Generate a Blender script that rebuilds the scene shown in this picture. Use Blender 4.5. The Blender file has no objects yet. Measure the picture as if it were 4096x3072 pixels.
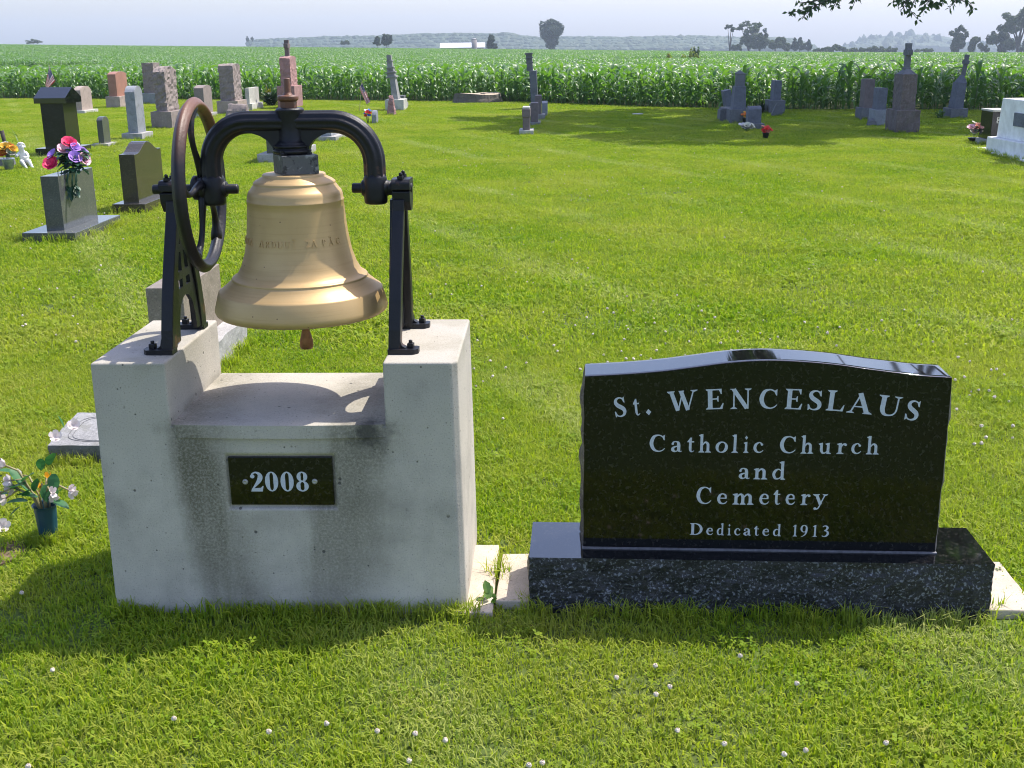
import bpy, bmesh, math, random
import numpy as np
from mathutils import Vector, Matrix, noise

R = math.radians
PI = math.pi
rng = np.random.default_rng(7)
random.seed(7)

# ------------------------------------------------------------------ camera, sky, sun, exposure
SC = bpy.context.scene
COL = SC.collection
EYE = 1.65
PITCH, ROLL, FOC = R(16.5715), -0.01163, 4553.4      # focal length in pixels of a 4096 wide frame
cam = bpy.data.cameras.new("camera")
cam.sensor_width = 36.0
cam.lens = FOC / 4096 * 36.0
cam.clip_start = 0.05
cam.clip_end = 12000
camo = bpy.data.objects.new("camera", cam)
COL.objects.link(camo)
camo.matrix_world = Matrix.Translation((0, 0, EYE)) @ Matrix.Rotation(R(90) - PITCH, 4, 'X') @ Matrix.Rotation(ROLL, 4, 'Z')
SC.camera = camo

SUN_AZ, SUN_EL = R(57.5), R(59.5)                   # azimuth measured from +Y towards +X
world = bpy.data.worlds.new("World")
SC.world = world
world.use_nodes = True
wn = world.node_tree
sky = wn.nodes.new('ShaderNodeTexSky')
sky.sky_type = 'NISHITA'
sky.sun_disc = False
sky.sun_elevation = SUN_EL
sky.sun_rotation = SUN_AZ
sky.air_density = 1.0
sky.dust_density = 1.9
sky.ozone_density = 1.5
bg = wn.nodes['Background']
bg.inputs['Strength'].default_value = 0.15
tint = wn.nodes.new('ShaderNodeMix')                   # the summer haze gives the whole sky a faint lavender cast
tint.data_type = 'RGBA'
tint.blend_type = 'MULTIPLY'
tint.inputs[0].default_value = 1.0
tint.inputs[7].default_value = (1.0, 0.955, 1.06, 1)
wn.links.new(sky.outputs[0], tint.inputs[6])
wn.links.new(tint.outputs[2], bg.inputs['Color'])

sun = bpy.data.lights.new("sun", 'SUN')
sun.energy = 3.6
sun.angle = R(0.53)
sun.color = (1.0, 0.94, 0.845)
suno = bpy.data.objects.new("sun", sun)
COL.objects.link(suno)
sdir = Vector((math.sin(SUN_AZ) * math.cos(SUN_EL), math.cos(SUN_AZ) * math.cos(SUN_EL), math.sin(SUN_EL)))
suno.rotation_euler = (-sdir).to_track_quat('-Z', 'Y').to_euler()
suno.location = (20, 20, 40)

SC.view_settings.view_transform = 'Standard'
SC.view_settings.look = 'None'
SC.view_settings.exposure = 0.83
SC.view_settings.gamma = 1.0
SC.cycles.filter_width = 1.05

# ------------------------------------------------------------------ surveying: photograph pixel -> place in the world
CO, SI = math.cos(ROLL), math.sin(ROLL)
CT, ST = math.cos(PITCH), math.sin(PITCH)

def ray(x, y):
    dx, dy = x - 2048.0, y - 1536.0
    a, b = (CO * dx + SI * dy) / FOC, (-SI * dx + CO * dy) / FOC
    return Vector((a, CT - b * ST, -ST - b * CT))

def gp(x, y, z=0.0):
    d = ray(x, y)
    return Vector((0, 0, EYE)) + d * ((z - EYE) / d.z)

def ony(x, y, Y):
    d = ray(x, y)
    return Vector((0, 0, EYE)) + d * (Y / d.y)

def px(P):
    X, Y, Z = P[0], P[1], P[2] - EYE
    zc = Y * CT - Z * ST
    yc = -(Y * ST + Z * CT)
    a, b = FOC * X / zc, FOC * yc / zc
    return (2048 + CO * a - SI * b, 1536 + SI * a + CO * b)

# ------------------------------------------------------------------ materials
def nt(name):
    m = bpy.data.materials.new(name)
    m.use_nodes = True
    t = m.node_tree
    return m, t, t.nodes, t.links, t.nodes['Principled BSDF']

def ramp(N, L, src, stops):
    r = N.new('ShaderNodeValToRGB')
    el = r.color_ramp.elements
    while len(el) < len(stops):
        el.new(0.5)
    for e, (p, c) in zip(el, stops):
        e.position = p
        e.color = (c[0], c[1], c[2], 1) if hasattr(c, '__len__') else (c, c, c, 1)
    L.new(src, r.inputs[0])
    return r.outputs[0]

def tex(N, L, kind, scale, vec, detail=4, rough=0.55, dist=0.0, out=0):
    if kind == 'voronoi':
        t = N.new('ShaderNodeTexVoronoi')
    else:
        t = N.new('ShaderNodeTexNoise')
        t.inputs['Detail'].default_value = detail
        t.inputs['Roughness'].default_value = rough
        t.inputs['Distortion'].default_value = dist
    t.inputs['Scale'].default_value = scale
    if vec is not None:
        L.new(vec, t.inputs['Vector'])
    return t.outputs[out]

def mix(N, L, fac, a, b, mode='MIX'):
    m = N.new('ShaderNodeMix')
    m.data_type = 'RGBA'
    m.blend_type = mode
    for i, v in ((0, fac), (6, a), (7, b)):
        if isinstance(v, (int, float)):
            m.inputs[i].default_value = v
        elif isinstance(v, tuple):
            m.inputs[i].default_value = (v[0], v[1], v[2], 1)
        else:
            L.new(v, m.inputs[i])
    return m.outputs[2]

def math_(N, L, op, a, b=None, clamp=False):
    m = N.new('ShaderNodeMath')
    m.operation = op
    m.use_clamp = clamp
    for i, v in ((0, a), (1, b)):
        if v is None:
            continue
        if isinstance(v, (int, float)):
            m.inputs[i].default_value = v
        else:
            L.new(v, m.inputs[i])
    return m.outputs[0]

def bump(N, L, P, h, strength, dist=0.01, prev=None):
    b = N.new('ShaderNodeBump')
    b.inputs['Strength'].default_value = strength
    b.inputs['Distance'].default_value = dist
    L.new(h, b.inputs['Height'])
    if prev is not None:
        L.new(prev, b.inputs['Normal'])
    L.new(b.outputs[0], P.inputs['Normal'])
    return b.outputs[0]

def objco(N):
    return N.new('ShaderNodeTexCoord').outputs['Object']

def plain(name, c, rough=0.5, metal=0.0, var=0.25, scale=30, bstr=0.1, bscale=120, spec=0.5):
    m, t, N, L, P = nt(name)
    v = objco(N)
    n = tex(N, L, 'noise', scale, v, 6)
    lo = tuple(x * (1 - var) for x in c)
    hi = tuple(min(1, x * (1 + var)) for x in c)
    L.new(ramp(N, L, n, [(0.3, lo), (0.7, hi)]), P.inputs['Base Color'])
    P.inputs['Roughness'].default_value = rough
    P.inputs['Metallic'].default_value = metal
    P.inputs['Specular IOR Level'].default_value = spec
    if bstr > 0:
        bump(N, L, P, tex(N, L, 'noise', bscale, v, 4), bstr, 0.004)
    return m

def granite(name, c, dark=None, light=None, scale=260, rough=0.5, bstr=0.15, stain=None, amt=0.5, bscale=160, bdist=0.004):
    """speckled stone: base colour, dark and light crystals, slow colour drift, optional lichen or dirt"""
    m, t, N, L, P = nt(name)
    v = objco(N)
    slow = tex(N, L, 'noise', 5, v, 5)
    col = ramp(N, L, slow, [(0.3, tuple(x * .82 for x in c)), (0.7, tuple(min(1, x * 1.15) for x in c))])
    sp = tex(N, L, 'noise', scale, v, 3, .6)
    if dark is not None:
        col = mix(N, L, ramp(N, L, sp, [(0.36, amt), (0.46, 0.0)]), col, dark)
    if light is not None:
        sp2 = tex(N, L, 'noise', scale * .8, v, 2, .5, .4)
        col = mix(N, L, ramp(N, L, sp2, [(0.56, 0.0), (0.66, amt)]), col, light)
    if stain is not None:
        s = tex(N, L, 'noise', 9, v, 7, .65)
        col = mix(N, L, ramp(N, L, s, [(0.52, 0.0), (0.68, .65)]), col, stain)
    L.new(col, P.inputs['Base Color'])
    if rough > .3:
        L.new(ramp(N, L, slow, [(0.2, rough * .85), (0.8, min(1, rough * 1.1))]), P.inputs['Roughness'])
    else:
        P.inputs['Roughness'].default_value = rough
    if bstr > 0:
        bump(N, L, P, tex(N, L, 'noise', bscale, v, 5), bstr, bdist)
    return m

def leafmat(name, c0, c1, trans, rough=0.45, tw=0.4, spec=0.5, patch=0.0, patchcol=(0.2, 0.2, 0.05), sheen=0.0):
    """foliage: colour drifts with the per-face 'tint' attribute, part of the light goes through"""
    m, t, N, L, P = nt(name)
    at = N.new('ShaderNodeAttribute')
    at.attribute_name = 'tint'
    oi = N.new('ShaderNodeObjectInfo')
    f = math_(N, L, 'ADD', math_(N, L, 'MULTIPLY', at.outputs['Fac'], .75), math_(N, L, 'MULTIPLY', oi.outputs['Random'], .25))
    col = ramp(N, L, f, [(0.0, c0), (1.0, c1)])
    if patch > 0:
        gpos = N.new('ShaderNodeNewGeometry').outputs['Position']
        pn = tex(N, L, 'noise', .55, gpos, 5, .6)
        col = mix(N, L, ramp(N, L, pn, [(0.40, 0.0), (0.66, patch)]), col, patchcol)
    L.new(col, P.inputs['Base Color'])
    P.inputs['Roughness'].default_value = rough
    P.inputs['Specular IOR Level'].default_value = spec
    if sheen > 0:
        P.inputs['Sheen Weight'].default_value = sheen
        P.inputs['Sheen Roughness'].default_value = .4
    tr = N.new('ShaderNodeBsdfTranslucent')
    tc = mix(N, L, 1.0, col, trans, 'MULTIPLY')
    L.new(tc, tr.inputs['Color'])
    ms = N.new('ShaderNodeMixShader')
    ms.inputs[0].default_value = tw
    L.new(P.outputs[0], ms.inputs[1])
    L.new(tr.outputs[0], ms.inputs[2])
    L.new(ms.outputs[0], N['Material Output'].inputs[0])
    return m

# ------------------------------------------------------------------ object helpers
def tag(o, label=None, cat=None, group=None, kind=None):
    for k, v in (('label', label), ('category', cat), ('group', group), ('kind', kind)):
        if v:
            o[k] = v
    return o

def empty(name, loc, rz=0.0):
    o = bpy.data.objects.new(name, None)
    o.empty_display_size = 0.1
    o.location = loc
    o.rotation_euler = (0, 0, rz)
    COL.objects.link(o)
    return o

def thing(name, label, cat, loc, rz=0.0, group=None):
    return tag(empty(name, loc, rz), label, cat, group)

class MB:
    """collects shapes, then links them as ONE mesh object"""
    def __init__(self, off=(0, 0, 0)):
        self.v, self.f, self.mi, self.sm = [], [], [], []
        self.off = Vector(off)

    def add(self, vs, fs, mi=0, smooth=False):
        b = len(self.v)
        self.v.extend([tuple(x) for x in vs])
        for f in fs:
            self.f.append(tuple(i + b for i in f))
            self.mi.append(mi)
            self.sm.append(smooth)
        return self

    def box(self, c, s, rz=0.0, mi=0, tilt=None):
        x, y, z = s[0] / 2, s[1] / 2, s[2] / 2
        vs = [Vector((i * x, j * y, k * z)) for i in (-1, 1) for j in (-1, 1) for k in (-1, 1)]
        M = Matrix.Rotation(rz, 3, 'Z')
        if tilt is not None:
            M = M @ tilt
        vs = [M @ p + Vector(c) for p in vs]
        fs = [(0, 1, 3, 2), (4, 6, 7, 5), (0, 4, 5, 1), (2, 3, 7, 6), (0, 2, 6, 4), (1, 5, 7, 3)]
        return self.add(vs, fs, mi)

    def prism(self, pts, a, b, axis='y', mi=0, smooth=False):
        """polygon pts extruded from a to b along axis; pts are the two other coordinates in x,y,z order"""
        n = len(pts)
        def P(p, t):
            if axis == 'y':
                return (p[0], t, p[1])
            if axis == 'x':
                return (t, p[0], p[1])
            return (p[0], p[1], t)
        vs = [P(p, a) for p in pts] + [P(p, b) for p in pts]
        fs = [tuple(range(n))[::-1], tuple(range(n, 2 * n))]
        self.add(vs, fs, mi)
        return self.add(vs, [(i, (i + 1) % n, n + (i + 1) % n, n + i) for i in range(n)], mi, smooth)

    def lathe(self, prof, c=(0, 0, 0), seg=32, mi=0, smooth=True, M=None, cap=True):
        vs, fs = [], []
        for r, z in prof:
            for k in range(seg):
                a = 2 * PI * k / seg
                vs.append(Vector((r * math.cos(a), r * math.sin(a), z)))
        for i in range(len(prof) - 1):
            for k in range(seg):
                k2 = (k + 1) % seg
                fs.append((i * seg + k, i * seg + k2, (i + 1) * seg + k2, (i + 1) * seg + k))
        if cap:
            if prof[0][0] > 1e-4:
                fs.append(tuple(range(seg))[::-1])
            if prof[-1][0] > 1e-4:
                fs.append(tuple(range((len(prof) - 1) * seg, len(prof) * seg)))
        if M is not None:
            vs = [M @ p for p in vs]
        return self.add([p + Vector(c) for p in vs], fs, mi, smooth)

    def tube(self, pts, rad, seg=10, mi=0, smooth=True, closed=False, flute=(0, 0), up=None, cap=True):
        pts = [Vector(p) for p in pts]
        n = len(pts)
        rads = rad if hasattr(rad, '__len__') else [rad] * n
        vs, fs = [], []
        prev = None
        for i in range(n):
            if closed:
                d = (pts[(i + 1) % n] - pts[i - 1])
            else:
                d = pts[min(i + 1, n - 1)] - pts[max(i - 1, 0)]
            d.normalize()
            if up is not None:
                a = d.cross(Vector(up))
                if a.length < 1e-4:
                    a = d.orthogonal()
            elif prev is None:
                a = d.orthogonal()
            else:
                a = prev - d * prev.dot(d)
            a.normalize()
            prev = a
            b = d.cross(a)
            for k in range(seg):
                t = 2 * PI * k / seg
                r = rads[i] * (1 + flute[0] * math.cos(flute[1] * t))
                vs.append(pts[i] + a * (r * math.cos(t)) + b * (r * math.sin(t)))
        m = n if closed else n - 1
        for i in range(m):
            j = (i + 1) % n
            for k in range(seg):
                k2 = (k + 1) % seg
                fs.append((i * seg + k, i * seg + k2, j * seg + k2, j * seg + k))
        if not closed and cap:
            fs.append(tuple(range(seg))[::-1])
            fs.append(tuple(range((n - 1) * seg, n * seg)))
        return self.add(vs, fs, mi, smooth)

    def build(self, name, mats, parent=None, bevel=0.0, seg=2, tint=None, loc=None, angle=35):
        me = bpy.data.meshes.new(name)
        o = self.off
        me.from_pydata([(x[0] - o.x, x[1] - o.y, x[2] - o.z) for x in self.v], [], self.f)
        me.update()
        if not isinstance(mats, (list, tuple)):
            mats = [mats]
        for m in mats:
            me.materials.append(m)
        me.polygons.foreach_set('material_index', self.mi)
        me.polygons.foreach_set('use_smooth', self.sm)
        if tint is not None:
            at = me.attributes.new('tint', 'FLOAT', 'FACE')
            at.data.foreach_set('value', tint)
        ob = bpy.data.objects.new(name, me)
        COL.objects.link(ob)
        if parent is not None:
            ob.parent = parent
        if loc is not None:
            ob.location = loc
        bm = bmesh.new()
        bm.from_mesh(me)
        bmesh.ops.recalc_face_normals(bm, faces=bm.faces)
        bm.to_mesh(me)
        bm.free()
        if bevel > 0:
            md = ob.modifiers.new('bevel', 'BEVEL')
            md.width = bevel
            md.segments = seg
            md.limit_method = 'ANGLE'
            md.angle_limit = R(angle)
        return ob

def rawmesh(name, V, F, mats, parent=None, tint=None, smooth=False, mi=None, link=True):
    me = bpy.data.meshes.new(name)
    V = np.asarray(V, dtype=np.float32)
    me.from_pydata(V.tolist(), [], F if isinstance(F, list) else F.tolist())
    me.update()
    if not isinstance(mats, (list, tuple)):
        mats = [mats]
    for m in mats:
        me.materials.append(m)
    if mi is not None:
        me.polygons.foreach_set('material_index', mi)
    if smooth:
        me.polygons.foreach_set('use_smooth', [True] * len(me.polygons))
    if tint is not None:
        at = me.attributes.new('tint', 'FLOAT', 'FACE')
        at.data.foreach_set('value', np.asarray(tint, dtype=np.float32))
    ob = bpy.data.objects.new(name, me)
    if link:
        COL.objects.link(ob)
    if parent is not None:
        ob.parent = parent
    return ob

def fbm(p, octv=4):
    return noise.fractal(p, 1.0, 2.0, octv)

def gridbox(dx, dy, dz, n, top=None, taper=(0, 0), amp=0.0, freq=9.0, seed=0.0, rough=None, lo=0.0, chip=0.0):
    """block standing on z=0 made of a grid of faces; top(a) adds height along y (a in -1..1);
    amp roughens the faces named in rough (subset of 'x-','x+','y-','y+','z+') or all of them"""
    nx, ny, nz = n
    idx, V, F, D = {}, [], [], []
    def vid(i, j, k):
        q = (i, j, k)
        if q in idx:
            return idx[q]
        a, b, c = i / nx * 2 - 1, j / ny * 2 - 1, k / nz
        h = dz + (top(b) if top else 0.0)
        z = lo + c * (h - lo)
        s = 1 - taper[0] * c
        s2 = 1 - taper[1] * c
        p = Vector((a * dx / 2 * s, b * dy / 2 * s2, z))
        if amp > 0:
            nrm = Vector((0, 0, 0))
            if i == 0 and (not rough or 'x-' in rough): nrm.x -= 1
            if i == nx and (not rough or 'x+' in rough): nrm.x += 1
            if j == 0 and (not rough or 'y-' in rough): nrm.y -= 1
            if j == ny and (not rough or 'y+' in rough): nrm.y += 1
            if k == nz and (not rough or 'z+' in rough): nrm.z += 1
            if nrm.length > 0:
                q3 = p * freq + Vector((seed * 7.3, seed * 3.1, seed))
                d = fbm(q3, 4) * .6 + noise.noise(q3 * .45) * .7
                e = min(min(b + 1, 1 - b) if (i in (0, nx)) else 9, min(a + 1, 1 - a) if (j in (0, ny)) else 9)
                p = p + nrm.normalized() * (amp * d)
                if chip > 0:
                    p -= nrm.normalized() * chip * max(0, noise.noise(q3 * 2.1))
        idx[q] = len(V)
        V.append(p)
        return idx[q]
    def quad(a, b, c, d, k):
        F.append((a, b, c, d))
        D.append(k)
    for j in range(ny):
        for k in range(nz):
            quad(vid(0, j, k), vid(0, j, k + 1), vid(0, j + 1, k + 1), vid(0, j + 1, k), 0)
            quad(vid(nx, j, k), vid(nx, j + 1, k), vid(nx, j + 1, k + 1), vid(nx, j, k + 1), 1)
    for i in range(nx):
        for k in range(nz):
            quad(vid(i, 0, k), vid(i + 1, 0, k), vid(i + 1, 0, k + 1), vid(i, 0, k + 1), 2)
            quad(vid(i, ny, k), vid(i, ny, k + 1), vid(i + 1, ny, k + 1), vid(i + 1, ny, k), 3)
    for i in range(nx):
        for j in range(ny):
            quad(vid(i, j, nz), vid(i + 1, j, nz), vid(i + 1, j + 1, nz), vid(i, j + 1, nz), 4)
            quad(vid(i, j, 0), vid(i, j + 1, 0), vid(i + 1, j + 1, 0), vid(i + 1, j, 0), 5)
    return V, F, D

# ------------------------------------------------------------------ many small copies of what nobody could count
HOLD = bpy.data.collections.new("proto_store")           # prototypes live outside the scene

def hold(ob):
    for c in list(ob.users_collection):
        c.objects.unlink(ob)
    HOLD.objects.link(ob)
    return ob

def scatter(name, label, protos, P, rot, scl, idx, kind='stuff'):
    c = bpy.data.collections.new(name + "_protos")
    for i, o in enumerate(protos):
        c.objects.link(o)
    order = sorted(range(len(protos)), key=lambda i: protos[i].name)
    remap = np.zeros(len(protos), dtype=np.int32)
    for k, i in enumerate(order):
        remap[i] = k
    me = bpy.data.meshes.new(name)
    me.from_pydata(np.asarray(P).tolist(), [], [])
    for an, ty, fld, val in (('rot', 'FLOAT_VECTOR', 'vector', rot), ('scl', 'FLOAT', 'value', scl), ('pick', 'INT', 'value', remap[np.asarray(idx)])):
        at = me.attributes.new(an, ty, 'POINT')
        at.data.foreach_set(fld, np.asarray(val).ravel())
    ob = bpy.data.objects.new(name, me)
    COL.objects.link(ob)
    g = bpy.data.node_groups.new(name + "_nodes", 'GeometryNodeTree')
    g.interface.new_socket('Geometry', in_out='INPUT', socket_type='NodeSocketGeometry')
    g.interface.new_socket('Geometry', in_out='OUTPUT', socket_type='NodeSocketGeometry')
    N, L = g.nodes, g.links
    gi, go = N.new('NodeGroupInput'), N.new('NodeGroupOutput')
    ci = N.new('GeometryNodeCollectionInfo')
    ci.inputs['Collection'].default_value = c
    ci.inputs['Separate Children'].default_value = True
    ci.inputs['Reset Children'].default_value = True
    ip = N.new('GeometryNodeInstanceOnPoints')
    ip.inputs['Pick Instance'].default_value = True
    def na(n, ty):
        a = N.new('GeometryNodeInputNamedAttribute')
        a.data_type = ty
        a.inputs['Name'].default_value = n
        return a.outputs['Attribute']
    L.new(gi.outputs[0], ip.inputs['Points'])
    L.new(ci.outputs[0], ip.inputs['Instance'])
    L.new(na('pick', 'INT'), ip.inputs['Instance Index'])
    L.new(na('rot', 'FLOAT_VECTOR'), ip.inputs['Rotation'])
    L.new(na('scl', 'FLOAT'), ip.inputs['Scale'])
    L.new(ip.outputs[0], go.inputs[0])
    md = ob.modifiers.new('scatter', 'NODES')
    md.node_group = g
    return tag(ob, label, None, None, kind)

# ------------------------------------------------------------------ the lie of the land
EDGE = [(-60, 60), (-30, 47.3), (-18.4, 42.5), (-7.66, 38.4), (-0.27, 35.6), (3.78, 31.6), (6.7, 29.6), (10.3, 28.6), (12.3, 27.9), (24, 24.0), (60, 12)]

def edge_y(x):
    return float(np.interp(x, [e[0] for e in EDGE], [e[1] for e in EDGE]))

def sstep(t):
    t = np.clip(t, 0, 1)
    return t * t * (3 - 2 * t)

def tz(X, Y):
    X, Y = np.asarray(X, float), np.asarray(Y, float)
    Xc = np.where(Y > 250, X * 250 / np.maximum(Y, 1), X)
    Xc = np.clip(Xc, -150, 150)
    Yc = np.minimum(Y, 250)
    z = -0.0205 * Xc * sstep((Yc - 44) / 206)
    d = Y - np.interp(X, [e[0] for e in EDGE], [e[1] for e in EDGE])
    z = z - 0.5 * sstep((d - 1.5) / 30) * (1 - .75 * sstep((d - 55) / 140))      # a shallow dip behind the first rows
    return z - np.maximum(Y - 250, 0) * 0.012

# ground ---------------------------------------------------------------
m, t, N, L, P = nt('field_soil')
gpos = N.new('ShaderNodeNewGeometry').outputs['Position']
c1 = ramp(N, L, tex(N, L, 'noise', .8, gpos, 6), [(0.3, (.035, .05, .012)), (0.7, (.06, .085, .02))])
L.new(c1, P.inputs['Base Color'])
P.inputs['Roughness'].default_value = .95
M_soil = m
xs = np.concatenate([np.linspace(-2500, -160, 14), np.linspace(-150, 150, 121), np.linspace(160, 2500, 14)])
ys = np.concatenate([np.linspace(-60, 41, 60), np.linspace(42, 300, 90), np.linspace(330, 3200, 24)])
GX, GY = np.meshgrid(xs, ys)
V = np.stack([GX, GY, tz(GX, GY) - 0.03], -1).reshape(-1, 3)
nx_, ny_ = len(xs), len(ys)
ii = np.arange(ny_ - 1)[:, None] * nx_ + np.arange(nx_ - 1)[None]
F = np.stack([ii, ii + 1, ii + nx_ + 1, ii + nx_], -1).reshape(-1, 4)
tag(rawmesh('ground', V, F, M_soil, smooth=True), 'dark soil of the field stretching away to the horizon', kind='structure')

# lawn sheet -----------------------------------------------------------
m, t, N, L, P = nt('lawn_turf')
gpos = N.new('ShaderNodeNewGeometry').outputs['Position']
a1 = ramp(N, L, tex(N, L, 'noise', 45, gpos, 8, .7), [(0.3, (.025, .045, .005)), (0.55, (.075, .125, .010)), (0.75, (.15, .21, .018))])
b1 = ramp(N, L, tex(N, L, 'noise', .55, gpos, 5), [(0.4, 0.0), (0.7, .6)])
L.new(mix(N, L, b1, a1, (.09, .10, .022)), P.inputs['Base Color'])
P.inputs['Roughness'].default_value = .9
M_turf = m
V, F = [], []
for (x, y) in EDGE:
    V += [(x, -12, 0), (x, y + .5, 0)]
for i in range(len(EDGE) - 1):
    F.append((2 * i, 2 * i + 2, 2 * i + 3, 2 * i + 1))
tag(rawmesh('lawn', V, F, M_turf), 'mown lawn of the cemetery', kind='structure')

# frames of the two monuments in front ---------------------------------
class Frame:
    def __init__(self, x, y, a):
        self.o, self.a = Vector((x, y, 0)), a
        self.u = Vector((math.cos(a), -math.sin(a), 0))
        self.v = Vector((math.sin(a), math.cos(a), 0))
    def w(self, u, v, z=0.0):
        return self.o + self.u * u + self.v * v + Vector((0, 0, z))
    def loc(self, X, Y):
        d = Vector((X, Y, 0)) - self.o
        return d.dot(self.u), d.dot(self.v)

PED = Frame(-0.6808, 3.1228, 0.0348)
SGN = Frame(0.7247, 3.0721, 0.0637)
BLOCKED = []           # ground rectangles where no grass grows: (frame, u0, u1, v0, v1)
BLOCKED.append((PED, -.55, .55, -.005, .56))
BLOCKED.append((SGN, -.69, .69, -.005, .275))
TUFTY = []             # edges where the mower leaves longer grass: (x0, y0, x1, y1)

# grass ---------------------------------------------------------------
M_grass = leafmat('grass_blade', (.10, .22, .012), (.38, .43, .032), (1.4, 1.6, .5), .6, .42, .14, .56, (.43, .42, .10))
t_ = M_grass.node_tree                                  # faint paler wheel tracks left by the mower
N, L = t_.nodes, t_.links
gpos = N.new('ShaderNodeNewGeometry').outputs['Position']
mp = N.new('ShaderNodeMapping')
mp.inputs['Rotation'].default_value = (0, 0, R(-24))
L.new(gpos, mp.inputs['Vector'])
wv = N.new('ShaderNodeTexWave')
wv.inputs['Scale'].default_value = .21
wv.inputs['Distortion'].default_value = 2.2
wv.inputs['Detail'].default_value = 2
wv.inputs['Detail Scale'].default_value = .35
L.new(mp.outputs[0], wv.inputs[0])
trk = math_(N, L, 'MULTIPLY', ramp(N, L, wv.outputs['Fac'], [(.80, 0.0), (.97, .8)]), ramp(N, L, tex(N, L, 'noise', .35, gpos, 3), [(.42, 0.0), (.6, 1.0)]))
pb = N['Principled BSDF']
src = pb.inputs['Base Color'].links[0].from_socket
dry = ramp(N, L, tex(N, L, 'noise', 2.6, gpos, 6, .7), [(.50, 0.0), (.72, .55)])
src = mix(N, L, dry, src, (.44, .37, .10))
rank = ramp(N, L, tex(N, L, 'noise', 1.7, mp.outputs[0], 5, .65), [(.54, 0.0), (.74, .6)])
src = mix(N, L, rank, src, (.10, .20, .012))
mc = mix(N, L, trk, src, (.46, .47, .17))
L.new(mc, pb.inputs['Base Color'])
M_clover = leafmat('clover_leaf', (.10, .22, .010), (.26, .34, .02), (1.3, 1.5, .6), .6, .35, .12, .4, (.30, .31, .04))

def grass_patch(name, n, rad, hmin, hmax, wid, seed, straw=.10, lean=.55):
    r = np.random.default_rng(seed)
    V, F, T = [], [], []
    for k in range(n):
        a, q = r.uniform(0, 2 * PI), rad * math.sqrt(r.uniform())
        x, y = q * math.cos(a), q * math.sin(a)
        h = r.uniform(hmin, hmax)
        az = r.uniform(0, 2 * PI)
        ln = abs(r.normal(0, lean)) * h + .12 * h
        d = np.array([math.cos(az), math.sin(az), 0])
        s = np.array([-math.sin(az), math.cos(az), 0]) if r.uniform() < .6 else np.array([math.cos(az + 1.0), math.sin(az + 1.0), 0])
        w = wid * r.uniform(.7, 1.25)
        b = np.array([x, y, -.004])
        p1 = b + np.array([0, 0, h * .55]) + d * ln * .3
        p2 = b + np.array([0, 0, h * .95 - .25 * ln]) + d * ln
        i = len(V)
        V += [b - s * w * .5, b + s * w * .5, p1 - s * w * .45, p1 + s * w * .45, p2]
        F += [(i, i + 1, i + 3, i + 2), (i + 2, i + 3, i + 4)]
        tt = 1.0 + r.uniform(0, .5) if r.uniform() < straw else r.beta(2, 2.6) * .95
        T += [tt, tt]
    return hold(rawmesh(name, V, F, M_grass, tint=T))

def clover_patch(name, n, rad, seed, size=.008):
    r = np.random.default_rng(seed)
    V, F, T = [], [], []
    for k in range(n):
        a, q = r.uniform(0, 2 * PI), rad * math.sqrt(r.uniform())
        c = np.array([q * math.cos(a), q * math.sin(a), r.uniform(.014, .034)])
        a0 = r.uniform(0, 2 * PI)
        tl = r.normal(0, .35, 2)
        tt = r.beta(2, 2)
        for j in range(3):
            b = a0 + j * 2.094
            s = size * r.uniform(.85, 1.2)
            i = len(V)
            for (rr, da) in ((0, 0), (.8, -.62), (1.25, -.38), (1.15, 0), (1.25, .38), (.8, .62)):
                x, y = rr * s * math.cos(b + da), rr * s * math.sin(b + da)
                V.append(c + np.array([x, y, x * tl[0] + y * tl[1] + .15 * rr * s]))
            F.append((i, i + 1, i + 2, i + 3, i + 4, i + 5))
            T.append(tt)
    return hold(rawmesh(name, V, F, M_clover, tint=T))

NEAR = [grass_patch('tuft_near_%d' % k, 88, .085, .016, .044, .0046, 11 + k, .22 if k % 2 else .10) for k in range(5)]
NEAR += [clover_patch('tuft_near_c%d' % k, 22, .085, 31 + k) for k in range(2)]
FAR = [grass_patch('tuft_wide_%d' % k, 150, .20, .022, .055, .0088, 51 + k, .20 if k % 2 else .10) for k in range(5)]
FAR += [clover_patch('tuft_wide_c%d' % k, 40, .2, 71 + k, .014) for k in range(1)]
LONG = [grass_patch('tuft_long_%d' % k, 26, .035, .045, .085, .0036, 91 + k, .12, .5) for k in range(4)]

def blocked(X, Y, pad=0.0):
    ok = np.ones(len(X), bool)
    for fr, u0, u1, v0, v1 in BLOCKED:
        dx, dy = X - fr.o.x, Y - fr.o.y
        u = dx * fr.u.x + dy * fr.u.y
        v = dx * fr.v.x + dy * fr.v.y
        ok &= ~((u > u0 - pad) & (u < u1 + pad) & (v > v0 - pad) & (v < v1 + pad))
    return ok

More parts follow.
